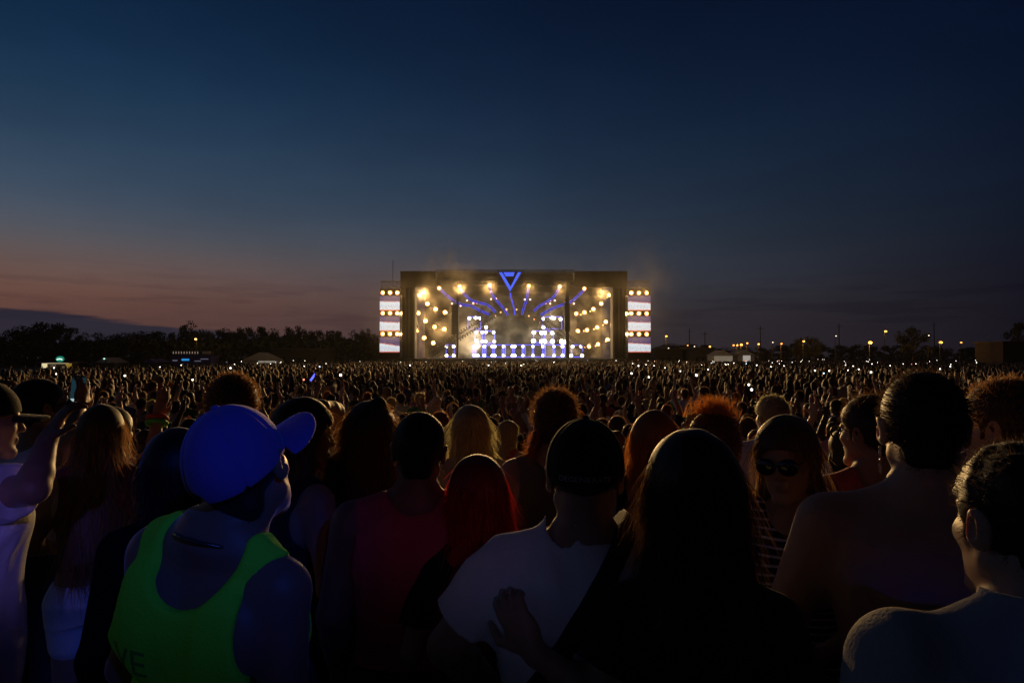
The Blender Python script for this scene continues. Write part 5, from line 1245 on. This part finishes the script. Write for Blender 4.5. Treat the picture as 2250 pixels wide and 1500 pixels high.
PSK = np.array([SKIN[k] for k in SK]); PTOP = np.array([(.5, .48, .48), (.02, .02, .02), (.02, .02, .02), (.06, .06, .06), (.1, .1, .1), (.03, .04, .08), (.17, .03, .04), (.6, .36, .36), (.55, .1, .07), (.02, .02, .02), (.07, .12, .38), (.62, .58, .5), (.03, .03, .03)]); PHR = np.array([HAIR[k] for k in ('black', 'dark', 'dark', 'brown', 'auburn', 'blonde', 'brown')]); PBT = np.array([(.05, .07, .12), (.02, .02, .02), (.3, .24, .16)])
def crowd_mass(name, y0, y1, dens, near, seed):
    r = np.random.default_rng(seed); area = .80 * (y1 ** 2 - y0 ** 2); n = int(area * dens)
    y = np.sqrt(r.uniform(y0 ** 2, y1 ** 2, n)); x = r.uniform(-.80, .80, n) * y
    ok = y < np.interp(x / y * 1500 + 1125, [0, 250, 500, 800, 1000, 1900, 2250], [40, 54, 76, 112, 122, 122, 88]); x, y = x[ok], y[ok]; n = len(x)
    kinds = r.choice(8, n, p=[.46, .46, .02, .02, .005, .005, .015, .015]); VV = []; FF = []; CC = []; off = 0
    for k in range(8):
        V, F, C = low_person((0, 0, 2, 2, 3, 3, 1, 1)[k], near, k); sel = np.where(kinds == k)[0]; m = len(sel)
        if not m: continue
        sc = r.normal(.97, .045, m)[:, None, None]; a = r.normal(0, .45, m) ; ca, sa = np.cos(a)[:, None], np.sin(a)[:, None]
        P_ = np.repeat(V[None], m, 0) * sc; sway = r.normal(0, .04, (m, 2)); P_[:, :, 0] += sway[:, :1] * P_[:, :, 2]; P_[:, :, 1] += sway[:, 1:] * P_[:, :, 2]
        X_ = P_[:, :, 0] * ca - P_[:, :, 1] * sa + x[sel][:, None]; Y_ = P_[:, :, 0] * sa + P_[:, :, 1] * ca + y[sel][:, None]
        VV.append(np.stack([X_, Y_, P_[:, :, 2] + G0], -1).reshape(-1, 3)); FF.append((F[None] + (off + np.arange(m) * len(V))[:, None, None]).reshape(-1, 4)); off += m * len(V)
        pal = np.stack([PSK[r.integers(0, len(PSK), m)], PTOP[r.integers(0, len(PTOP), m)], PHR[r.integers(0, len(PHR), m)], PBT[r.integers(0, 3, m)]], 1); CC.append(.75 * pal[:, C].reshape(-1, 3))
    V = np.concatenate(VV); F = np.concatenate(FF); C = np.concatenate(CC)
    m = MATS.get('crowd_mix')
    if not m:
        m = mat('crowd_mix', (.2, .2, .2), .7, spec=.3, sheen=.25); at = m.node_tree.nodes.new('ShaderNodeAttribute'); at.attribute_name = 'wear'; m.node_tree.links.new(at.outputs['Color'], m.node_tree.nodes['Principled BSDF'].inputs['Base Color'])
    o = mesh_obj(name, V, F, m, smooth=True); ca_ = o.data.color_attributes.new('wear', 'FLOAT_COLOR', 'POINT'); ca_.data.foreach_set('color', np.concatenate([C, np.ones((len(C), 1))], 1).astype(np.float32).ravel())
    return tag(o, kind='stuff')
crowd_mass('distant_crowd', 17.4, 44, 1.25, True, 1)
crowd_mass('farthest_crowd', 44, 122, 1.3, False, 2)

# phones and little torches held up across the field
def held_light(x, y, z, i, rgb, st_, lab, grp):
    e = empty('phone_light', (x, y, z), rr.uniform(-.5, .5), lab, 'phone light', grp); w, hh = .075, .15
    for nm, me in PL[(rgb, st_)]:
        o = bpy.data.objects.new(nm, me); COL.objects.link(o); o.parent = e
PL = {}
for rgb, st_, nm in (((1.0, .92, .78), 6.0, 'white'), ((.55, .75, 1.0), 4.0, 'bluish'), ((1.0, .25, .12), 3.0, 'red')):
    a = MB(); a.box(-.04, .04, 0, .01, -.08, .08); b_ = MB(); b_.tube([(0, -.02, .0), (0, -.002, .0)], [.024, .028], 8)
    oa = a.build('case', M_PLASTIC); ob = b_.build('lamp', glow('phone_torch_' + nm, rgb, st_)); PL[(rgb, st_)] = [('case', oa.data), ('lamp', ob.data)]
    bpy.data.objects.remove(oa); bpy.data.objects.remove(ob)
kk = list(PL)
for i in range(150):
    y = rr.uniform(45, 120) if i < 120 else rr.uniform(16, 45); x = (rr.uniform(-.72, .78) if i % 3 else rr.uniform(.15, .6)) * y
    if abs(x) > 70 and y > 100 or y > np.interp(x / y * 1500 + 1125, [0, 250, 500, 800, 2250], [40, 54, 76, 118, 120]): continue
    q = kk[0] if rr.random() < .86 else kk[1] if rr.random() < .7 else kk[2]; word = {0: 'white', 1: 'bluish', 2: 'red'}[kk.index(q)]
    held_light(x, y, G0 + rr.uniform(1.75, 2.15), i, q[0], q[1], f'tiny {word} phone light held up in the {"far" if y > 45 else "nearer"} crowd, {ZN(x, y)} part', 'phone lights held up in the crowd')
# the blue light stick
a, c = P(682, 836, 20), P(693, 821, 20); e = empty('light_stick', a, 0, 'blue glowing light stick held up above the crowd left of the stage', 'light stick')
mb = MB(); mb.tube([a - a, (c - a)], [.03, .03], 8); mb.build('tube', glow('stick_blue', (.10, .12, 1.0), 2.0), e); mb = MB(); mb.tube([(a - c) * .25, (a - a)], [.02, .02], 8); mb.build('handle', M_PLASTIC, e)
